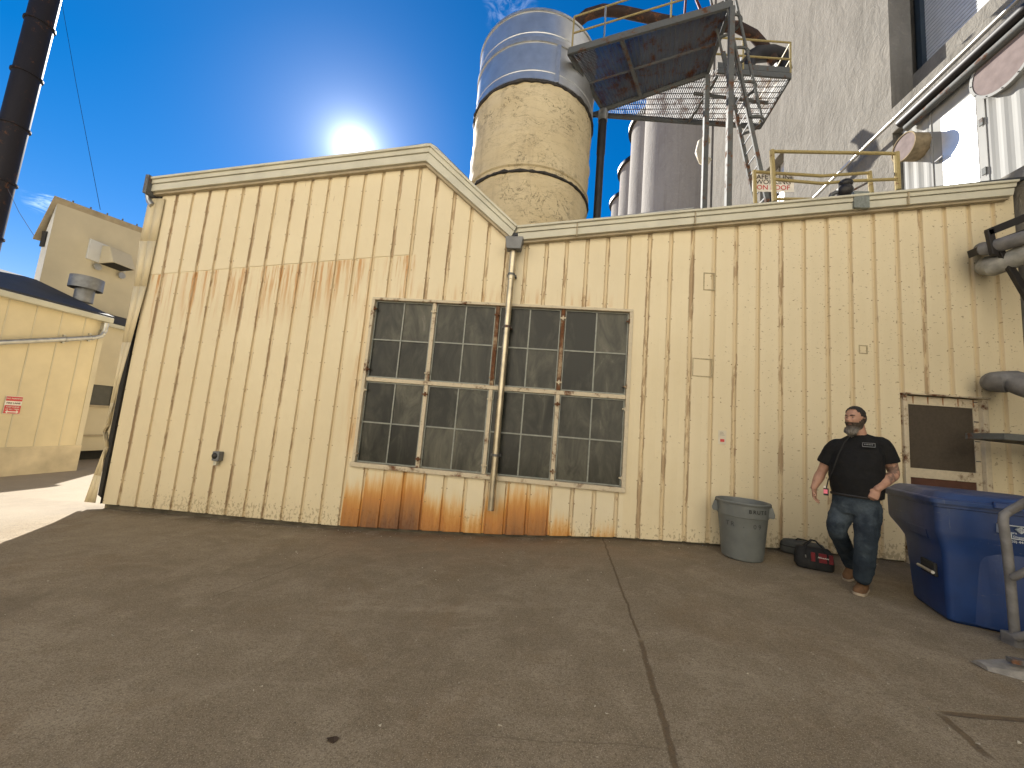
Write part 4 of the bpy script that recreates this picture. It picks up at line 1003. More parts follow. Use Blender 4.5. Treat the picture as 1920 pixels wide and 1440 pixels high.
ang2 = R(-38); ax2, ay2 = Vector((math.cos(ang2), math.sin(ang2), 0)), Vector((-math.sin(ang2), math.cos(ang2), 0))
gcase = thing('tool_case', 'flat dark grey soft tool case lying behind the black and red bag', 'case', (gc.x, gc.y, ground(gc.x)))
m = MB(); zz0 = ground(gc.x)+.003
m.loft([rrect(gc.x, gc.y, zz0+a, .24*u, .13*u, ax2, ay2, .07*u) for a, u in ((0, .9), (.02, 1), (.10, 1), (.14, .96), (.165, .86), (.172, .5))]); m.build('body', M['bag_grey'], gcase, smooth=True, sharp=80)
m = MB(); m.loft([rrect(gc.x, gc.y, zz0+a, .2425, .1325, ax2, ay2, .072) for a in (.088, .100)]); m.build('zip', M['bag'], gcase)
m = MB(); c_ = Vector((gc.x, gc.y, zz0+.165)); m.tube([c_+ax2*-.08, c_+ax2*-.05+Vector((0, 0, .03)), c_+ax2*.05+Vector((0, 0, .03)), c_+ax2*.08], .010, 8); m.build('handle', M['bag'], gcase, smooth=True)

# ================================================================== big blue rolling bin
gz = ground(3.7)
k0 = onZ(1779, 1167, gz)                                     # the near lower corner
ab = R(-20); bu, bv = Vector((math.cos(ab), math.sin(ab), 0)), Vector((-math.sin(ab), math.cos(ab), 0))
HB = 1.06
bin_ = thing('rolling_bin', 'big scuffed blue plastic rolling bin with a closed lid, blocking the door', 'bin', k0 + bu*.4 + bv*.4)
def bring(z, u0, u1, v0, v1, r=.045):
    cx = k0 + bu*((u0+u1)/2) + bv*((v0+v1)/2); return rrect(cx.x, cx.y, gz+z, (u1-u0)/2, (v1-v0)/2, bu, bv, r, 7)
m = MB()
m.loft([bring(.004, .02, .70, .02, .62), bring(.03, 0, .72, 0, .64), bring(.30, -.012, .76, -.014, .67), bring(.55, -.022, .79, -.024, .70), bring(.60, -.025, .80, -.026, .72),
        bring(.66, -.040, .86, -.034, .80), bring(.74, -.064, .93, -.048, .94), bring(.77, -.07, .94, -.05, .96), bring(HB-.08, -.075, .95, -.055, .965), bring(HB-.075, -.09, .965, -.07, .985), bring(HB-.045, -.09, .965, -.07, .985)])
bb = m.build('body', M['blue'], bin_, smooth=True, sharp=28)
m = MB()
m.loft([bring(HB-.044, -.115, .99, -.095, 1.01, .06), bring(HB-.012, -.118, .993, -.098, 1.013, .06), bring(HB-.004, -.108, .983, -.088, 1.0, .06), bring(HB, -.07, .945, -.05, .96, .08), bring(HB+.045, -.035, .91, -.015, .92, .10), bring(HB+.058, -.01, .88, .02, .89, .10), bring(HB+.062, .2, .6, .2, .7, .1)])
ld_ = m.build('lid', M['blue_lid'], bin_, smooth=True, sharp=28)
fp = lambda u, z, k=0.: k0 + bu*u + bv*(-.02-.02*z-k) + Vector((0, 0, z))
m = MB(); m.hexa([fp(.26, HB-.03, .085), fp(.44, HB-.03, .085), fp(.44, HB-.03, .05), fp(.26, HB-.03, .05)], [fp(.27, HB+.02, .055), fp(.43, HB+.02, .055), fp(.43, HB+.02, .02), fp(.27, HB+.02, .02)]); m.build('lid_grip', M['blue'], ld_, bevel=.01)
# moulded belly on the front and the two recessed grips
m = MB()
rows = []
for i in range(9):
    z = .03 + .62*i/8; row = []
    for j in range(13):
        u = .16+.52*j/12; bulge = .05*math.sin(math.pi*j/12)**.6*(1-(i/8)**3*.55)
        row.append(fp(u, z, -.022+bulge))
    rows.append(row)
n0 = len(m.v)
for i in range(8):
    for j in range(12): m.face(rows[i][j], rows[i][j+1], rows[i+1][j+1], rows[i+1][j])
m.face(*[rows[8][j] for j in range(13)], fp(.66, .66, -.03), fp(.18, .66, -.03))
m.build('front_panel', M['blue'], bin_, smooth=True, sharp=50)
sp = lambda v, z, k=0.: k0 + bv*v + bu*(-.022-.02*z-k) + Vector((0, 0, z))
m = MB(); m.box((0, 0, 0), (0, 0, 0)); m = MB()
m.hexa([sp(.16, .66, .012), sp(.50, .66, .012), sp(.50, .66, -.02), sp(.16, .66, -.02)], [sp(.13, .76, .034), sp(.53, .76, .034), sp(.53, .76, -.02), sp(.13, .76, -.02)]); m.build('side_grip', M['blue'], bin_, bevel=.015)
m = MB(); m.hexa([sp(.10, .34, .012), sp(.34, .34, .012), sp(.34, .34, -.02), sp(.10, .34, -.02)], [sp(.10, .46, .012), sp(.34, .46, .012), sp(.34, .46, -.02), sp(.10, .46, -.02)]); m.build('latch_pocket', M['dark'], bin_, bevel=.01)
m = MB(); m.tube([sp(.06, .385, .035), sp(.32, .385, .035)], .014, 10); m.build('axle_bar', M['galv'], bin_, smooth=True)
for v in (.14, .50):
    m = MB(); c_ = k0+bv*v+bu*.62; c_.z = gz+.10; m.tube([c_, c_+bu*.06], .10, 24); m.build('wheel', M['black'], bin_, smooth=True)
# printed mark
M['print'] = simple('pale_printed_mark', (.52, .56, .58), .6, 0, .12, 40)
lo_u, lo_z = .30, .82
T_ = .0065
def pl(u, z): return fp(lo_u+u*.78, lo_z+z*.78, .045+.0)
lw = MB()
def seg(a, b):
    d2 = (Vector((b[0]-a[0], b[1]-a[1]))).normalized()*T_/2; n2 = Vector((-d2.y, d2.x))
    q = [(a[0]-d2.x+n2.x, a[1]-d2.y+n2.y), (b[0]+d2.x+n2.x, b[1]+d2.y+n2.y), (b[0]+d2.x-n2.x, b[1]+d2.y-n2.y), (a[0]-d2.x-n2.x, a[1]-d2.y-n2.y)]
    lw.hexa([pl(*p)+bv*.05 for p in q], [pl(*p)+bv*-.0 for p in q])
LS = .78
O_ = [(0, .10), (.22, .10), (.25, .07), (.30, -.035), (.09, -.035), (.09, .012), (0, .012)]
for a, b in zip(O_, O_[1:]+O_[:1]): seg(a, b)
D_ = [(.165, .092), (.195, .062), (.165, .030), (.135, .062)]
for a, b in zip(D_, D_[1:]+D_[:1]): seg(a, b)
seg((.165, .078), (.165, .045)); seg((.15, .062), (.18, .062))
mk = lw.build('logo', M['print'], bin_)
text('Western', 'lettering', 0.0250, pl(.012, .027)-bv*.001, bu, (0, 0, 1), M['print'], bin_, align='LEFT')
text('Disposal', 'lettering', 0.0234, pl(.10, -.012)-bv*.001, bu, (0, 0, 1), M['print'], bin_, align='LEFT')
text('(303) 444', 'lettering', 0.0265, pl(.055, -.062)-bv*.001, bu, (0, 0, 1), M['print'], bin_, align='LEFT')

# ================================================================== grey handrail and what else crowds the right edge
YH = 3.55
hr = thing('handrail', 'grey galvanised pipe handrail in front of the blue bin', 'handrail', onZ(1903, 1200, gz))
P = lambda x, y, Y=YH: onY(x, y, Y)
top = P(1882, 966); ft = onZ(1904, 1205, gz+.02); ft2 = ft.copy()
m = MB(); m.tube([P(2010, 898, 3.2), P(1930, 938, 3.45), P(1893, 958), top, P(1881, 980), P(1887, 1020), (top+ft)*.5+Vector((.004, 0, 0)), ft], .030, 14); m.build('post', M['pipe_grey'], hr, smooth=True)
m = MB(); m.tube([P(1899, 1083), P(1990, 1040, 3.3)], .026, 12); m.build('mid_rail', M['pipe_grey'], hr, smooth=True)
m = MB(); m.tube([P(1905, 1195), P(2000, 1180, 3.3)], .03, 12); m.build('toe_rail', M['pipe_grey'], hr, smooth=True)
ee = onY(2010, 898, 3.2); m = MB(); m.tube([ee, Vector((ee.x, ee.y, gz))], .030, 12); m.build('post', M['pipe_grey'], hr, smooth=True)
solid((ft.x-.05, ft.y-.05, gz-.02), (ft.x+.07, ft.y+.06, gz+.09), 'foot', M['pipe_grey'], hr, bevel=.012)
cb = onZ(1893, 1262, gz)
ck = thing('concrete_curb', 'low broken concrete curb with a dark rail at the right edge', 'curb', (cb.x, cb.y, gz))
m = MB(); rings = []
for i in range(8):
    t = i/7; c_ = Vector((cb.x-.12+t*.9, cb.y+.06-t*.14, gz)); w_, h_ = .05+.07*min(1, t*3), .02+.07*min(1, t*2.2)
    rings.append([c_+Vector((0, -w_*(1+.2*math.sin(i*2.1)), -.01)), c_+Vector((0, -w_*.8, h_*.7)), c_+Vector((0, -w_*.3, h_)), c_+Vector((0, w_*.6, h_*(.9+.1*math.sin(i)))), c_+Vector((0, w_*1.2, -.01))])
m.loft(rings); m.build('curb', simple('rough_pale_concrete', (.21, .20, .185), .9, 0, .3, 14, .8, 30), ck, smooth=True)
m = MB(); m.bar((cb.x-.01, cb.y-.01, gz+.088), (cb.x+.8, cb.y-.12, gz+.10), .05, .03); m.build('rail', M['steel_rust'], ck, bevel=.004)
# stair landing slab behind the rail and things hung on the wall end
y_ = 5.2; a = onY(1879, 812, y_); b = onY(1990, 820, y_); z_ = onY(1879, 824, y_).z
la = thing('stair_landing', 'dark steel landing slab poking in at the right edge above the bin', 'landing', (a.x, y_, z_))
m = MB(); m.hexa([(a.x, y_-.02, z_), (b.x+.6, y_-.02, z_-.02), (b.x+.6, y_+.6, z_-.02), (a.x+.03, y_+.45, z_)], [(a.x, y_-.02, a.z), (b.x+.6, y_-.02, a.z), (b.x+.6, y_+.6, a.z), (a.x+.03, y_+.45, a.z)]); m.build('slab', M['steel'], la, bevel=.005)
m = MB(); m.bar((b.x+.3, y_+.2, z_-1.6), (b.x+.3, y_+.2, z_), .06, .06); m.build('leg', M['steel'], la)
m = MB(); q = [onY(1868, 716, 5.86), onY(1866, 716, 5.66), onY(1872, 716, 5.58), onY(1884, 716, 5.52), onY(1900, 715, 5.48), onY(1925, 724, 5.35), onY(2010, 750, 5.0)]
m.tube(q, [.135, .135, .138, .14, .14, .14, .14], 20); o = m.build('insulated_pipe', M['pipe_grey'], smooth=True); tag(o, 'thick grey insulated pipe elbow entering the wall beside the screen door', 'pipe')
M['pale_pipe'] = simple('pale_dusty_pipe', (.28, .275, .25), .7, .1, .3, 9, .4, 14)
q = [onY(1853, 497, 5.86), onY(1853, 499, 5.66), onY(1862, 500, 5.58), onY(1885, 492, 5.48), onY(1930, 472, 5.3), onY(2010, 440, 5.0)]
m = MB(); m.tube(q, .125, 18); o = m.build('wall_pipe', M['pale_pipe'], smooth=True); tag(o, 'pale dusty pipe turning into the siding under the dark steel bracket', 'pipe')
q = [onY(1842, 466, 5.88), onY(1850, 466, 5.5), onY(1900, 452, 5.3), onY(1990, 425, 5.0)]
m = MB(); m.tube(q, .09, 16); o = m.build('wall_pipe', M['pipe_grey'], smooth=True); tag(o, 'thinner dark grey pipe just above the pale dusty pipe', 'pipe')
br = thing('pipe_bracket', 'dark steel angle bracket and trough holding the pipes at the wall end', 'bracket', onY(1854, 430, 5.4))
yb_ = 5.40
P = lambda x, y, k=0: onY(x, y, yb_+k)
m = MB()
def plate(pts, th=.05):
    Q = [onY(*p, yb_) for p in pts]; m.hexa(Q, [q+Vector((0, th, 0)) for q in Q])
plate([(1852, 429), (1930, 397), (1930, 412), (1857, 441)]); plate([(1852, 431), (1864, 428), (1874, 480), (1862, 476)]); plate([(1858, 452), (1930, 426), (1930, 440), (1862, 466)], .3); plate([(1863, 452), (1873, 450), (1945, 565), (1935, 575)])
m.build('frame', M['black'], br, bevel=.005)
# a few bits of grit and paint chips on the concrete
random.seed(21)
gr_ = MB()
for i in range(760):
    x, y = random.uniform(-5, 4.2), random.uniform(1.2, 5.7)
    if i > 420: x, y = random.uniform(-7, 6), 5.9-abs(random.gauss(0, .13))
    s = random.uniform(.004, .013); z = ground(x); p = [Vector((x+random.uniform(-s, s), y+random.uniform(-s, s), z+random.uniform(0, s))) for _ in range(4)]
    gr_.face(p[0], p[1], p[2]); gr_.face(p[0], p[1], p[3]); gr_.face(p[1], p[2], p[3]); gr_.face(p[0], p[2], p[3])
o = gr_.build('grit', simple('pale_paint_chips', (.42, .38, .30), .8, 0, .5, 60)); o['kind'] = 'stuff'; o['label'] = 'scattered pale grit and paint chips on the concrete'; o['category'] = 'grit'
lf_ = onZ(622, 1390, ground(-1)); m = MB(); c = lf_+Vector((0, 0, .008))
m.loft([[c+Vector((math.cos(a)*.03*(1+.3*math.sin(3*a)), math.sin(a)*.018, .006*math.sin(2*a)+h)) for a in [k*math.pi/6 for k in range(12)]] for h in (0, .003)]); o = m.build('leaf', simple('dead_leaf', (.045, .028, .016), .8)); tag(o, 'single small dark dead leaf lying on the bare concrete', 'leaf')
# ================================================================== the man walking along the wall
M['skin'] = None
def skin_material():
    t = NT('skin'); P = t.pos(); x, y, z = t.sep(P)
    n = t.noise(P, 18, 4); c = t.ramp(n, [(.3, (.34, .185, .125)), (.7, (.43, .25, .175))])
    # tattooed sleeve on his left arm
    ar = t.mul(t.ss(t.add(x, t.mul(z, 0.)), TAT_X-.02, TAT_X+.02), t.ss(z, TAT_Z+.01, TAT_Z-.01))
    w = t.noise(P, 9, 4, .6, 1.5); ink = t.ss(t.voro(t.scale(P, (1, 1, .8)), 16, 'DISTANCE_TO_EDGE'), .22, .05)
    ink = t.math('MAXIMUM', t.mul(ink, t.ss(w, .35, .5)), t.ss(w, .52, .60))
    c = t.mix(t.mul(t.mul(ar, ink), .72), c, (.060, .050, .050))
    ar2 = t.mul(t.ss(x, RARM_X+.02, RARM_X-.02), t.ss(z, TAT_Z-.12, TAT_Z-.16))
    c = t.mix(t.mul(t.mul(ar2, t.ss(w, .55, .62)), .35), c, (.12, .085, .07))
    t.bump(t.noise(P, 120, 2), .06, .003)
    return t.out(c, .52, 0, .35)
gzp = ground(3.25)
toe = onZ(1608, 1117, gzp)
d0 = Vector((toe.x, toe.y, 0)).normalized(); a0 = Vector((d0.y, -d0.x, 0)); Zu = Vector((0, 0, 1))
PO = Vector((toe.x, toe.y, 0)) + d0*.17
def J(px, py, dep=0.):
    d = ray(px, py); n = d0; t = (PO + d0*dep - Vector((0, 0, 0))).dot(n)/d.dot(n); return CAMP + d*t
man = thing('person', 'bearded man in a black t-shirt and blue jeans walking past the tool bags', 'person', (PO.x, PO.y, gzp))
FA = R(14)                       # he is turned a little to his right
fwd = (-d0*math.cos(FA) - a0*math.sin(FA)); lat = (a0*math.cos(FA) - d0*math.sin(FA))   # lat: towards his left
def ring(c, rl, rf, n=18, la=None, fo=None, ex=2.3):
    la = la or lat; fo = fo or fwd; out = []
    for k in range(n):
        t = 2*math.pi*k/n; cs, sn = math.cos(t), math.sin(t)
        q = (abs(cs)**ex+abs(sn)**ex)**(-1/ex); out.append(c + la*(rl*cs*q) + fo*(rf*sn*q))
    return out
def limb(m, pts, rs, n=14, sub=4):
    """smooth tapered limb through joints (Catmull-Rom)"""
    P_, R_ = [], []
    for i in range(len(pts)-1):
        p0 = pts[max(0, i-1)]; p1, p2 = pts[i], pts[i+1]; p3 = pts[min(len(pts)-1, i+2)]
        for s in range(sub):
            t = s/sub; P_.append(.5*((2*p1)+(p2-p0)*t+(2*p0-5*p1+4*p2-p3)*t*t+(3*p1-p0-3*p2+p3)*t**3)); R_.append(rs[i]+(rs[i+1]-rs[i])*(t*t*(3-2*t)))
    P_.append(pts[-1]); R_.append(rs[-1]); m.tube(P_, R_, n)
    m.ellipsoid(pts[0], (rs[0],)*3, 12, 8); m.ellipsoid(pts[-1], (rs[-1],)*3, 12, 8)
def organic(m, name, mat, vox, par, smooth=6, wr=0, wsc=.08):
    o = m.build(name, mat, par, smooth=True, sharp=180)
    r = o.modifiers.new('remesh', 'REMESH'); r.mode = 'VOXEL'; r.voxel_size = vox; r.use_smooth_shade = True
    s = o.modifiers.new('smooth', 'SMOOTH'); s.factor = .5; s.iterations = smooth
    if wr:
        tx = bpy.data.textures.new(name+'_folds', 'CLOUDS'); tx.noise_scale = wsc; tx.noise_depth = 2
        e = o.modifiers.new('folds', 'DISPLACE'); e.texture = tx; e.strength = wr; e.mid_level = .5; e.texture_coords = 'LOCAL'
    return o
# joints
shR, elR, wrR = J(1566, 834, .02), J(1541, 884, .06), J(1526, 914, .00)
shL, elL, wrL = J(1654, 830, .02), J(1676, 888, .06), J(1645, 917, -.16)
neck0, neck1 = J(1613, 826, .03), J(1608, 802, .01)
hd_c = J(1604, 785, -.01)
pel = J(1605, 938, .0)
TAT_X = J(1650, 870).x; TAT_Z = J(1655, 835).z; RARM_X = J(1560, 870).x
M['skin'] = skin_material()
# ---- head surface
HF = R(34); hf = (-d0*math.cos(HF) - a0*math.sin(HF)); hl = (a0*math.cos(HF) - d0*math.sin(HF))   # looking off to his right
def head_pt(th, ph):                      # th around (0 = front, + = his left), ph from -90 to 90
    cz, sz = math.cos(ph), math.sin(ph); f = math.cos(th)*cz; l = math.sin(th)*cz
    L_, F_, Z_ = .081, .101, .128
    if sz < 0: k = 1-.22*(-sz)**1.3; L_ *= k; F_ *= (1-.06*(-sz)) if f > 0 else (1-.34*(-sz))
    x, y, z = L_*l, F_*f, Z_*sz
    if f > 0:
        y = min(y, .090+.0*z)
        g = lambda a, b, sx_, sz_: math.exp(-((x-a)/sx_)**2-((z-b)/sz_)**2)
        y += .030*g(0, -.024, .013, .020) + .014*g(0, -.004, .010, .022)        # nose
        y += .007*g(0, .026, .05, .010)                                          # brow
        y -= .011*(g(.031, .008, .017, .012)+g(-.031, .008, .017, .012))         # eye sockets
        y += .006*(g(.040, -.022, .018, .016)+g(-.040, -.022, .018, .016))       # cheekbones
        y += .006*g(0, -.060, .020, .008) - .004*g(0, -.067, .02, .004) + .010*g(0, -.100, .028, .02)
    return x, y, z
def HW(x, y, z): return hd_c + hl*x + hf*y + Zu*z
def head_shell(cond, off, n=56, mm=40):
    m = MB(); idx = {}
    for i in range(mm+1):
        ph = -math.pi/2+math.pi*i/mm*.9999+.00005
        for j in range(n):
            th = -math.pi+2*math.pi*j/n; x, y, z = head_pt(th, ph); r = Vector((x, y, z)); d = r.normalized()
            o_ = off(x, y, z)
            r = r + d*o_; idx[i, j] = len(m.v); m.v.append(HW(*r))
    for i in range(mm):
        for j in range(n):
            ph = -math.pi/2+math.pi*(i+.5)/mm; th = -math.pi+2*math.pi*(j+.5)/n
            if cond(*head_pt(th, ph)): m.f.append((idx[i, j], idx[i, (j+1) % n], idx[i+1, (j+1) % n], idx[i+1, j]))
    return m
# ---- body: one continuous skin
bd = head_shell(lambda *a: True, lambda *a: 0)
for s in (-1, 1):      # ears
    e = HW(s*.076, -.008, -.004); bd.ellipsoid(e, (.012, .019, .032), 12, 8, Matrix((hl, hf, Zu)).transposed())
limb(bd, [neck0+Vector((0, 0, -.08)), neck0, neck1, hd_c+hf*-.015+Vector((0, 0, -.03))], [.085, .070, .062, .060])
tor = [(pel, .15, .12), (J(1606, 900), .17, .135), (J(1608, 862), .18, .125), (J(1611, 838, .02), .17, .10), (J(1612, 826, .03), .10, .08)]
bd.loft([ring(c, a, b) for c, a, b in tor])
hipR, hipL = J(1584, 945, .03), J(1628, 947, -.03)
knR, anR = J(1569, 992, -.03), J(1597, 1062, .42)
knL, anL = J(1624, 1014, -.12), J(1618, 1088, -.06)
limb(bd, [hipR, knR, anR], [.070, .045, .030]); limb(bd, [hipL, knL, anL], [.070, .045, .030])
mid = lambda a, b, t, o=Vector((0, 0, 0)): a.lerp(b, t)+o
dn_ = Vector((0, 0, -.05))
limb(bd, [mid(shR, neck0, .3)+dn_, mid(shR, elR, .15)+dn_*.5, mid(shR, elR, .5), elR, mid(elR, wrR, .35), wrR], [.045, .052, .056, .046, .050, .031])
limb(bd, [mid(shL, neck0, .3)+dn_, mid(shL, elL, .15)+dn_*.5, mid(shL, elL, .5), elL, mid(elL, wrL, .35), wrL], [.045, .052, .060, .047, .053, .032])
def hand(m, w, d, palm_n, thumb_side, curl, L=.19, fist=False):
    """w wrist, d direction of the hand, palm_n normal out of the palm, thumb_side unit vector"""
    d = d.normalized(); ts = (thumb_side - d*thumb_side.dot(d)).normalized(); pn = d.cross(ts).normalized()
    if pn.dot(palm_n) < 0: pn = -pn
    pal = L*.53
    m.loft([ring(w+d*(pal*t)+pn*(.004*math.sin(t*3)), a, b, 14, ts, pn) for t, a, b in ((-.15, .026, .022), (.15, .032, .021), (.55, .041, .020), (.9, .042, .017), (1.05, .038, .012))])
    base = w+d*pal
    for i, (o, ln, r0) in enumerate(((.030, .074, .0088), (.010, .083, .0092), (-.010, .077, .0088), (-.029, .060, .0080))):
        p = base + ts*o - d*.012*(abs(i-1.2)*.35); cur = d.copy(); path = [p-d*.02, p]; a = 0
        for k, seg_ in enumerate((.45, .31, .24)):
            a = curl[k]*(1+.10*(i-1)); cur = (cur*math.cos(a)+pn*math.sin(a)).normalized(); p = p+cur*(ln*seg_); path.append(p)
            pn_loc = pn
        m.tube(path, [r0*1.05, r0*1.05, r0, r0*.93, r0*.78], 10); m.ellipsoid(path[-1], (r0*.78,)*3, 8, 6)
    tb = w+d*(pal*.25)+ts*.030; t1 = tb+(d*.55+ts*.75+pn*.25).normalized()*.040; t2 = t1+(d*.85+ts*.15+pn*.45).normalized()*.034; t3 = t2+(d*.8-ts*.15+pn*.5).normalized()*.024
    m.tube([tb-ts*.012, tb, t1, t2, t3], [.014, .0145, .0122, .0108, .0088], 10); m.ellipsoid(t3, (.0088,)*3, 8, 6)
hand(bd, wrR, J(1527, 940, -.02)-wrR, lat, fwd, (.35, .45, .35))
hand(bd, wrL, J(1631, 946, -.18)-wrL, (d0*.9-lat*.3), (-lat*.9+fwd*.3), (1.0, 1.25, .9))
organic(bd, 'body', M['skin'], .0055, man, 3)
# ---- hair, brows, eyes, beard
rnd = lambda x, y, z, s=40, k=1: mnoise.noise(Vector((x*s, y*s, z*s+k)))
def hairline(x, y, z): return z > .090 if y > .052 else z > (.062 if y > .036 else .018 if y > .012 else -.012 if y > -.012 else -.055)
hr_ = head_shell(lambda x, y, z: hairline(x, y, z) , lambda x, y, z: (.004 if z < .05 else .010)+.004*rnd(x, y, z, 110) if hairline(x, y, z) else -.004, 72, 56)
hr_.build('hair', M['hair'], man, smooth=True, sharp=180)
def beard_material():
    t = NT('grey_brown_beard'); P = t.pos(); x, y, z = t.sep(P); n = t.noise(t.scale(P, (1, 1, .25)), 60, 4, .7)
    g = t.ss(z, hd_c.z-.075, hd_c.z-.15)
    c = t.mix(t.math('MULTIPLY', t.add(g, t.mul(n, .3)), .85, clamp=True), t.ramp(n, [(.3, (.025, .017, .012)), (.7, (.06, .04, .028))]), t.ramp(n, [(.3, (.10, .09, .075)), (.7, (.24, .22, .19))]))
    t.bump(n, .7, .01); return t.out(c, .75, 0, .2)
M['beard'] = beard_material()
def isb(x, y, z):
    if y < -.012: return False
    lim = -.040 if y > .075 else -.042 if y > .05 else -.030 if y > .03 else .0
    return z < lim and not (y > .07 and abs(x) < .022 and -.070 < z < -.060)
be = head_shell(isb, lambda x, y, z: (.010+.012*max(0, min(1, (-z-.05)/.05))+.004*rnd(x, y, z, 70)) if isb(x, y, z) else -.003, 72, 56)
bc_ = HW(0, .062, -.125)
for i in range(150):          # tufts that make up the hanging beard
    l = random.uniform(-.055, .055); f = random.uniform(-.02, .040)*(1-abs(l)/.11); zt = -.105-.025*random.random(); l *= 1.1
    p = HW(l, .052+f, zt); ln = random.uniform(.055, .085)*(1-abs(l)/.16)
    q1 = p + Zu*(-ln*.5) + hf*.012; q2 = p + Zu*(-ln) + hf*.006 - hl*(l*.25)
    be.tube([p, q1, q2], [.013, .0115, .004], 6)
be.ellipsoid(HW(0, .058, -.125), (.062, .046, .056), 20, 12, Matrix((hl, hf, Zu)).transposed())
be.build('beard', M['beard'], man, smooth=True, sharp=180)
for s in (-1, 1):
    m = MB(); path = [HW(s*(.014+.010*k), head_pt(math.asin(min(1, (.014+.010*k)/.077)), .2)[1]*1.0+.003-.0012*k*k*.6, .026+.004*math.sin(k*.8)) for k in range(5)]
    m.tube(path, [.004, .0058, .0058, .005, .003], 6); m.build('eyebrow', M['hair'], man, smooth=True)
    c = HW(s*.031, .0735, .008); m = MB(); m.ellipsoid(c, (.0115,)*3, 14, 10); ey = m.build('eye', simple('eye_white', (.30, .27, .24), .4), man, smooth=True)
    m = MB(); m.ellipsoid(c+hf*.0078, (.0052,)*3, 10, 8); m.build('iris', M['black'], ey, smooth=True)
    m = MB(); m.tube([HW(s*(.031+k*.0075), .0835-.0013*k*k, .0145-.0013*k*k) for k in (-2, -1, 0, 1, 2)], [.002, .0042, .005, .0042, .002], 6); m.build('eyelid', M['skin'], ey, smooth=True)
m = MB(); m.tube([HW(l, .094-22*l*l, -.064) for l in (-.02, -.01, 0, .01, .02)], [.003, .005, .0055, .005, .003], 8); m.build('lips', simple('lip_skin', (.26, .12, .10), .5), man, smooth=True)
# ---- t-shirt
sh = MB()
ts_ = [(J(1607, 930), .212, .158), (J(1606, 915), .222, .175), (J(1605, 895), .228, .184), (J(1606, 870), .226, .174), (J(1608, 850, .01), .214, .150), (J(1610, 838, .02), .186, .124), (J(1611, 827, .03), .135, .102), (J(1611, 816, .035), .084, .080)]
sh.loft([ring(c, a, b, 28) for c, a, b in ts_])
slR, slL = mid(shR, elR, .70), mid(shL, elL, .66)
for s_, e_ in ((shR, elR), (shL, elL)): limb(sh, [J(1611, 819, .03), mid(s_, neck0, .45)+Vector((0, 0, -.012)), s_+Vector((0, 0, -.022)), mid(s_, e_, .35)], [.062, .072, .079, .083])
for a, b, e in ((shR, slR, elR), (shL, slL, elL)):
    ax_ = (b-a).normalized(); u = ax_.cross(Zu).normalized(); v = ax_.cross(u)
    sh.loft([[c + u*(r*math.cos(t))+v*(r*math.sin(t)) for t in [2*math.pi*k/18 for k in range(18)]] for c, r in ((mid(a, b, .2), .082), (mid(a, b, .6), .083), (b, .086))])
shirt_m = simple('black_cotton', (.0085, .0085, .009), .85, 0, .25, 30, .3, 220, .25)
sho = organic(sh, 'shirt', shirt_m, .007, man, 5, .014, .11)
# collar ring
cr = ring(J(1611, 815, .03), .072, .070, 24); m = MB()
for k, p in enumerate(cr):
    f_ = (p-J(1611, 815, .03)).dot(fwd); p.z -= max(0, f_)*.55
m.tube(cr+[cr[0]], .009, 8); m.build('collar', shirt_m, sho, smooth=True)
# chest print
lc = J(1629, 834, -.12); lu = (a0*.93 - d0*.12).normalized(); pr = MB(); w_, h_ = .050, .020
cast = J(1629, 834, -.155)
def pq(u, v): return cast + lu*u + Zu*v + fwd*.0
for (u0, u1, v0, v1) in ((-w_, w_, h_-.004, h_), (-w_, w_, -h_-.004, -h_+.003), (-w_, -w_+.004, -h_, h_), (w_-.004, w_, -h_, h_)): pr.hexa([pq(u0, v0), pq(u1, v0), pq(u1, v0)+d0*.03, pq(u0, v0)+d0*.03], [pq(u0, v1), pq(u1, v1), pq(u1, v1)+d0*.03, pq(u0, v1)+d0*.03])
for k in range(6): pr.hexa([pq(-.036+.012*k, -.004), pq(-.028+.012*k, -.004), pq(-.028+.012*k, -.004)+d0*.03, pq(-.036+.012*k, -.004)+d0*.03], [pq(-.036+.012*k, .008), pq(-.028+.012*k, .008), pq(-.028+.012*k, .008)+d0*.03, pq(-.036+.012*k, .008)+d0*.03])
pr.build('chest_print', simple('grey_shirt_print', (.16, .165, .17), .8), sho)
# ---- jeans
def denim():
    t = NT('blue_denim'); P = t.pos(); n = t.noise(P, 5, 5, .6); f = t.noise(t.scale(P, (1, 1, .3)), 160, 3)
    z = t.sep(P)[2]
    c = t.ramp(n, [(.3, (.014, .020, .029)), (.55, (.028, .040, .053)), (.8, (.066, .084, .099))])
    c = t.mix(t.mul(t.mul(t.ss(n, .4, .6), .5), t.mul(t.ss(z, hipL.z-.45, hipL.z-.2), t.ss(z, hipL.z+.08, hipL.z-.05))), c, (.095, .118, .138))
    c = t.mix(t.mul(f, .3), c, (.02, .03, .045)); t.bump(t.add(f, t.mul(t.noise(P, 14, 4, .7, 1.), 1.2)), .5, .012)
    return t.out(c, .85, 0, .2)
jn = MB()
jn.loft([ring(c, a, b, 26) for c, a, b in ((J(1604, 922), .186, .140), (J(1604, 938), .193, .148), (J(1604, 952), .196, .150), (J(1603, 963), .185, .135))])
limb(jn, [hipR+Vector((0, 0, -.02)), mid(hipR, knR, .5)-lat*.0, knR, mid(knR, anR, .35), mid(knR, anR, .97)], [.112, .106, .088, .080, .064], 18, 5)
limb(jn, [hipL+Vector((0, 0, -.02)), mid(hipL, knL, .5), knL, mid(knL, anL, .5), anL+Vector((0, 0, .035))], [.114, .110, .092, .086, .076], 18, 5)
jo = organic(jn, 'jeans', denim(), .008, man, 4, .022, .075)
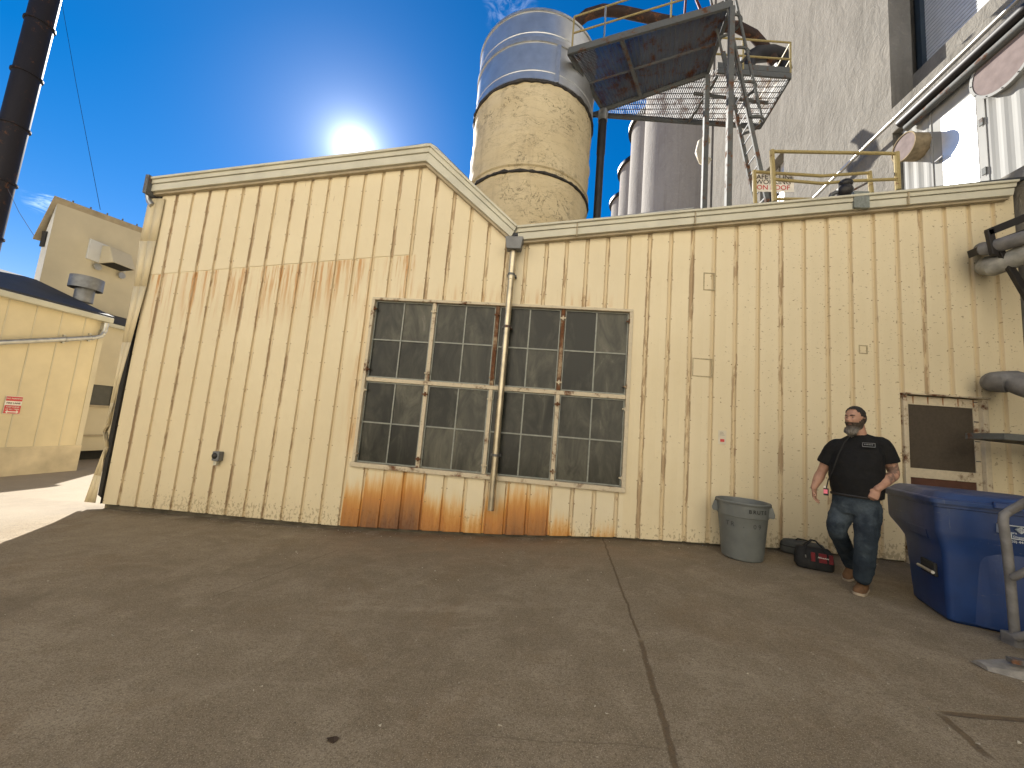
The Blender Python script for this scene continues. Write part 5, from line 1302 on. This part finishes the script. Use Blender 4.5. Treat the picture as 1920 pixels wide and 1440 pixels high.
m = MB(); wr_ = ring(J(1604, 929), .199, .153, 30); m.tube(wr_+[wr_[0]], .014, 6); m.build('belt', simple('black_belt', (.015, .013, .012), .6), jo, smooth=True)
# ---- shoes
M['suede'] = simple('tan_suede', (.135, .070, .030), .85, 0, .3, 14, .4, 120)
M['sole'] = simple('pale_rubber_sole', (.36, .30, .22), .7, 0, .15, 10)
def shoe(heel, toe_, lift, ank):
    d = (toe_-heel); L_ = d.length; d.normalize(); s_ = d.cross(Zu).normalized(); n_ = s_.cross(d).normalized()
    m = MB(); sec = ((0, .034, .060), (.06, .040, .105), (.25, .044, .125), (.45, .048, .108), (.65, .054, .082), (.85, .050, .064), (.96, .034, .046), (1.0, .016, .028))
    m.loft([[heel + d*(L_*t) + s_*(w*math.cos(a)) + n_*(.022+ (h-.022)*max(0, math.sin(a))**.8 if math.sin(a) > 0 else .022+.004*math.sin(a)) for a in [2*math.pi*k/16 for k in range(16)]] for t, w, h in sec])
    limb(m, [heel+d*(L_*.22)+n_*.07, ank], [.048, .052], 14, 2)
    o = m.build('shoe', M['suede'], man, smooth=True, sharp=80)
    s2 = MB(); s2.loft([[heel + d*(L_*t) + s_*(w*u) + n_*h for u, h in ((-1, 0), (1, 0), (1.02, .024), (-1.02, .024))] for t, w in ((-.015, .022), (.0, .036), (.06, .044), (.3, .046), (.5, .050), (.68, .057), (.86, .053), (.97, .037), (1.02, .014))])
    s2.build('sole', M['sole'], o, smooth=True, sharp=50)
    for k in range(3):
        l_ = MB(); t = .40+.09*k; c = heel+d*(L_*t)+n_*(.116-.05*(t-.3)/.3); l_.tube([c-s_*.028-n_*.006, c, c+s_*.028-n_*.006], .004, 6); l_.build('lace', M['sole'], o)
fl = Vector((toe.x, toe.y, gzp+.003)); dirL = (-d0*.93 - a0*.18).normalized()
shoe(fl-dirL*.30, fl, 0, anL+Vector((0, 0, .02)))
tR = J(1587, 1087, .30); tR.z = gzp+.012; dirR = (-d0*.80-a0*.32-Zu*.42).normalized()
shoe(tR-dirR*.275, tR+Vector((0, 0, -.006)), 0, anR+Vector((0, 0, .01)))
# ---- badge pouch hanging at his right hip, on a dark cord round the neck
pc_ = J(1549, 922, -.06)
bp = thing('badge_pouch', 'small pouch with a pink badge hanging at the right hip of the man', 'badge pouch', pc_)
m = MB(); c = pc_
def bx(c, w, h, t, up=0): return [[c + a0*u*w + Zu*v*h - d0*s*t for (u, s) in ((-1, 0), (1, 0), (1, 1), (-1, 1))] for v in (-1, 1)]
m.loft(bx(c, .022, .038, .024)); m.build('pouch', M['bag'], bp, bevel=.004)
m = MB(); m.loft(bx(c-d0*.0245+a0*-.004+Zu*.004, .017, .022, .002)); m.build('badge', simple('pink_badge', (.75, .18, .25), .5), bp)
m = MB(); m.loft(bx(c-d0*.012+a0*-.010+Zu*.052, .010, .010, .006)); m.build('clip', M['sign_white'], bp, bevel=.002)
m = MB(); m.tube([c+Zu*.03, J(1553, 900, -.12), J(1562, 880, -.165), J(1572, 852, -.165), J(1583, 830, -.125), J(1594, 818, -.07)], .006, 6); m.build('cord', M['bag'], bp, smooth=True)
# ================================================================== light
w = bpy.data.worlds.new('World'); SC.world = w; w.use_nodes = True
nt_ = w.node_tree; bg = nt_.nodes['Background']
sky = nt_.nodes.new('ShaderNodeTexSky'); sky.sky_type = 'NISHITA'; sky.sun_disc = False
SEL, SAZ = R(33.5), R(32.4)            # elevation; azimuth to the left of +Y
sky.sun_elevation = SEL; sky.sun_rotation = -SAZ
sky.air_density = 1.0; sky.dust_density = .02; sky.ozone_density = 2.0
hs_ = nt_.nodes.new('ShaderNodeHueSaturation'); hs_.inputs['Saturation'].default_value = 1.5; hs_.inputs['Value'].default_value = .84
nt_.links.new(sky.outputs[0], hs_.inputs['Color'])
sdir = Vector((-math.sin(SAZ)*math.cos(SEL), math.cos(SAZ)*math.cos(SEL), math.sin(SEL)))
W_ = NT.__new__(NT); W_.t = nt_; W_.n = nt_.nodes; W_.l = nt_.links
tc_ = nt_.nodes.new('ShaderNodeTexCoord'); dv_ = tc_.outputs['Generated']
def wdot(v):
    n = nt_.nodes.new('ShaderNodeVectorMath'); n.operation = 'DOT_PRODUCT'; nt_.links.new(dv_, n.inputs[0]); n.inputs[1].default_value = tuple(v); return n.outputs['Value']
c_ = W_.mix(1., hs_.outputs[0], (1.7, 1.18, 1.31), 'MULTIPLY')
ang_ = W_.math('ARCCOSINE', W_.math('MINIMUM', wdot(sdir), .999999))            # circumsolar glow of thin high haze
g1 = W_.math('EXPONENT', W_.mul(ang_, -1/R(1.15))); g2 = W_.math('EXPONENT', W_.mul(ang_, -1/R(5.2)))
glow = W_.add(W_.mul(g1, 42.), W_.mul(g2, 5.0))
c_ = W_.mix(1., c_, W_.mix(1., W_.comb(glow, glow, glow), (.92, .98, 1.03), 'MULTIPLY'), 'ADD')
for (px_, py_, wd, am) in ((88, 374, 1.7, 5.), (955, 8, 3.2, 2.2)):               # two wisps of cloud
    q_ = ray(px_, py_).normalized(); nz = W_.noise(W_.scale(dv_, (1, 1, 2.2)), 26, 5, .6, 1.)
    k_ = W_.mul(W_.ss(wdot(q_), math.cos(R(wd)), 1.), W_.ss(nz, .44, .68)); c_ = W_.mix(1., c_, W_.mix(1., W_.comb(k_, k_, k_), (am, am, am), 'MULTIPLY'), 'ADD')
nt_.links.new(c_, bg.inputs[0]); bg.inputs[1].default_value = .05
sl = bpy.data.lights.new('sun', 'SUN'); so = bpy.data.objects.new('sun', sl); COL.objects.link(so)
sl.energy = 5.0; sl.angle = R(.53); sl.color = (1, .95, .87)
sdir = Vector((-math.sin(SAZ)*math.cos(SEL), math.cos(SAZ)*math.cos(SEL), math.sin(SEL)))
so.rotation_euler = sdir.to_track_quat('Z', 'Y').to_euler(); so.location = sdir*60
SC.view_settings.view_transform = 'Standard'; SC.view_settings.look = 'None'; SC.view_settings.gamma = 1; SC.view_settings.exposure = 1.26
SC.cycles.max_bounces = 8; SC.cycles.diffuse_bounces = 4; SC.cycles.use_denoising = True
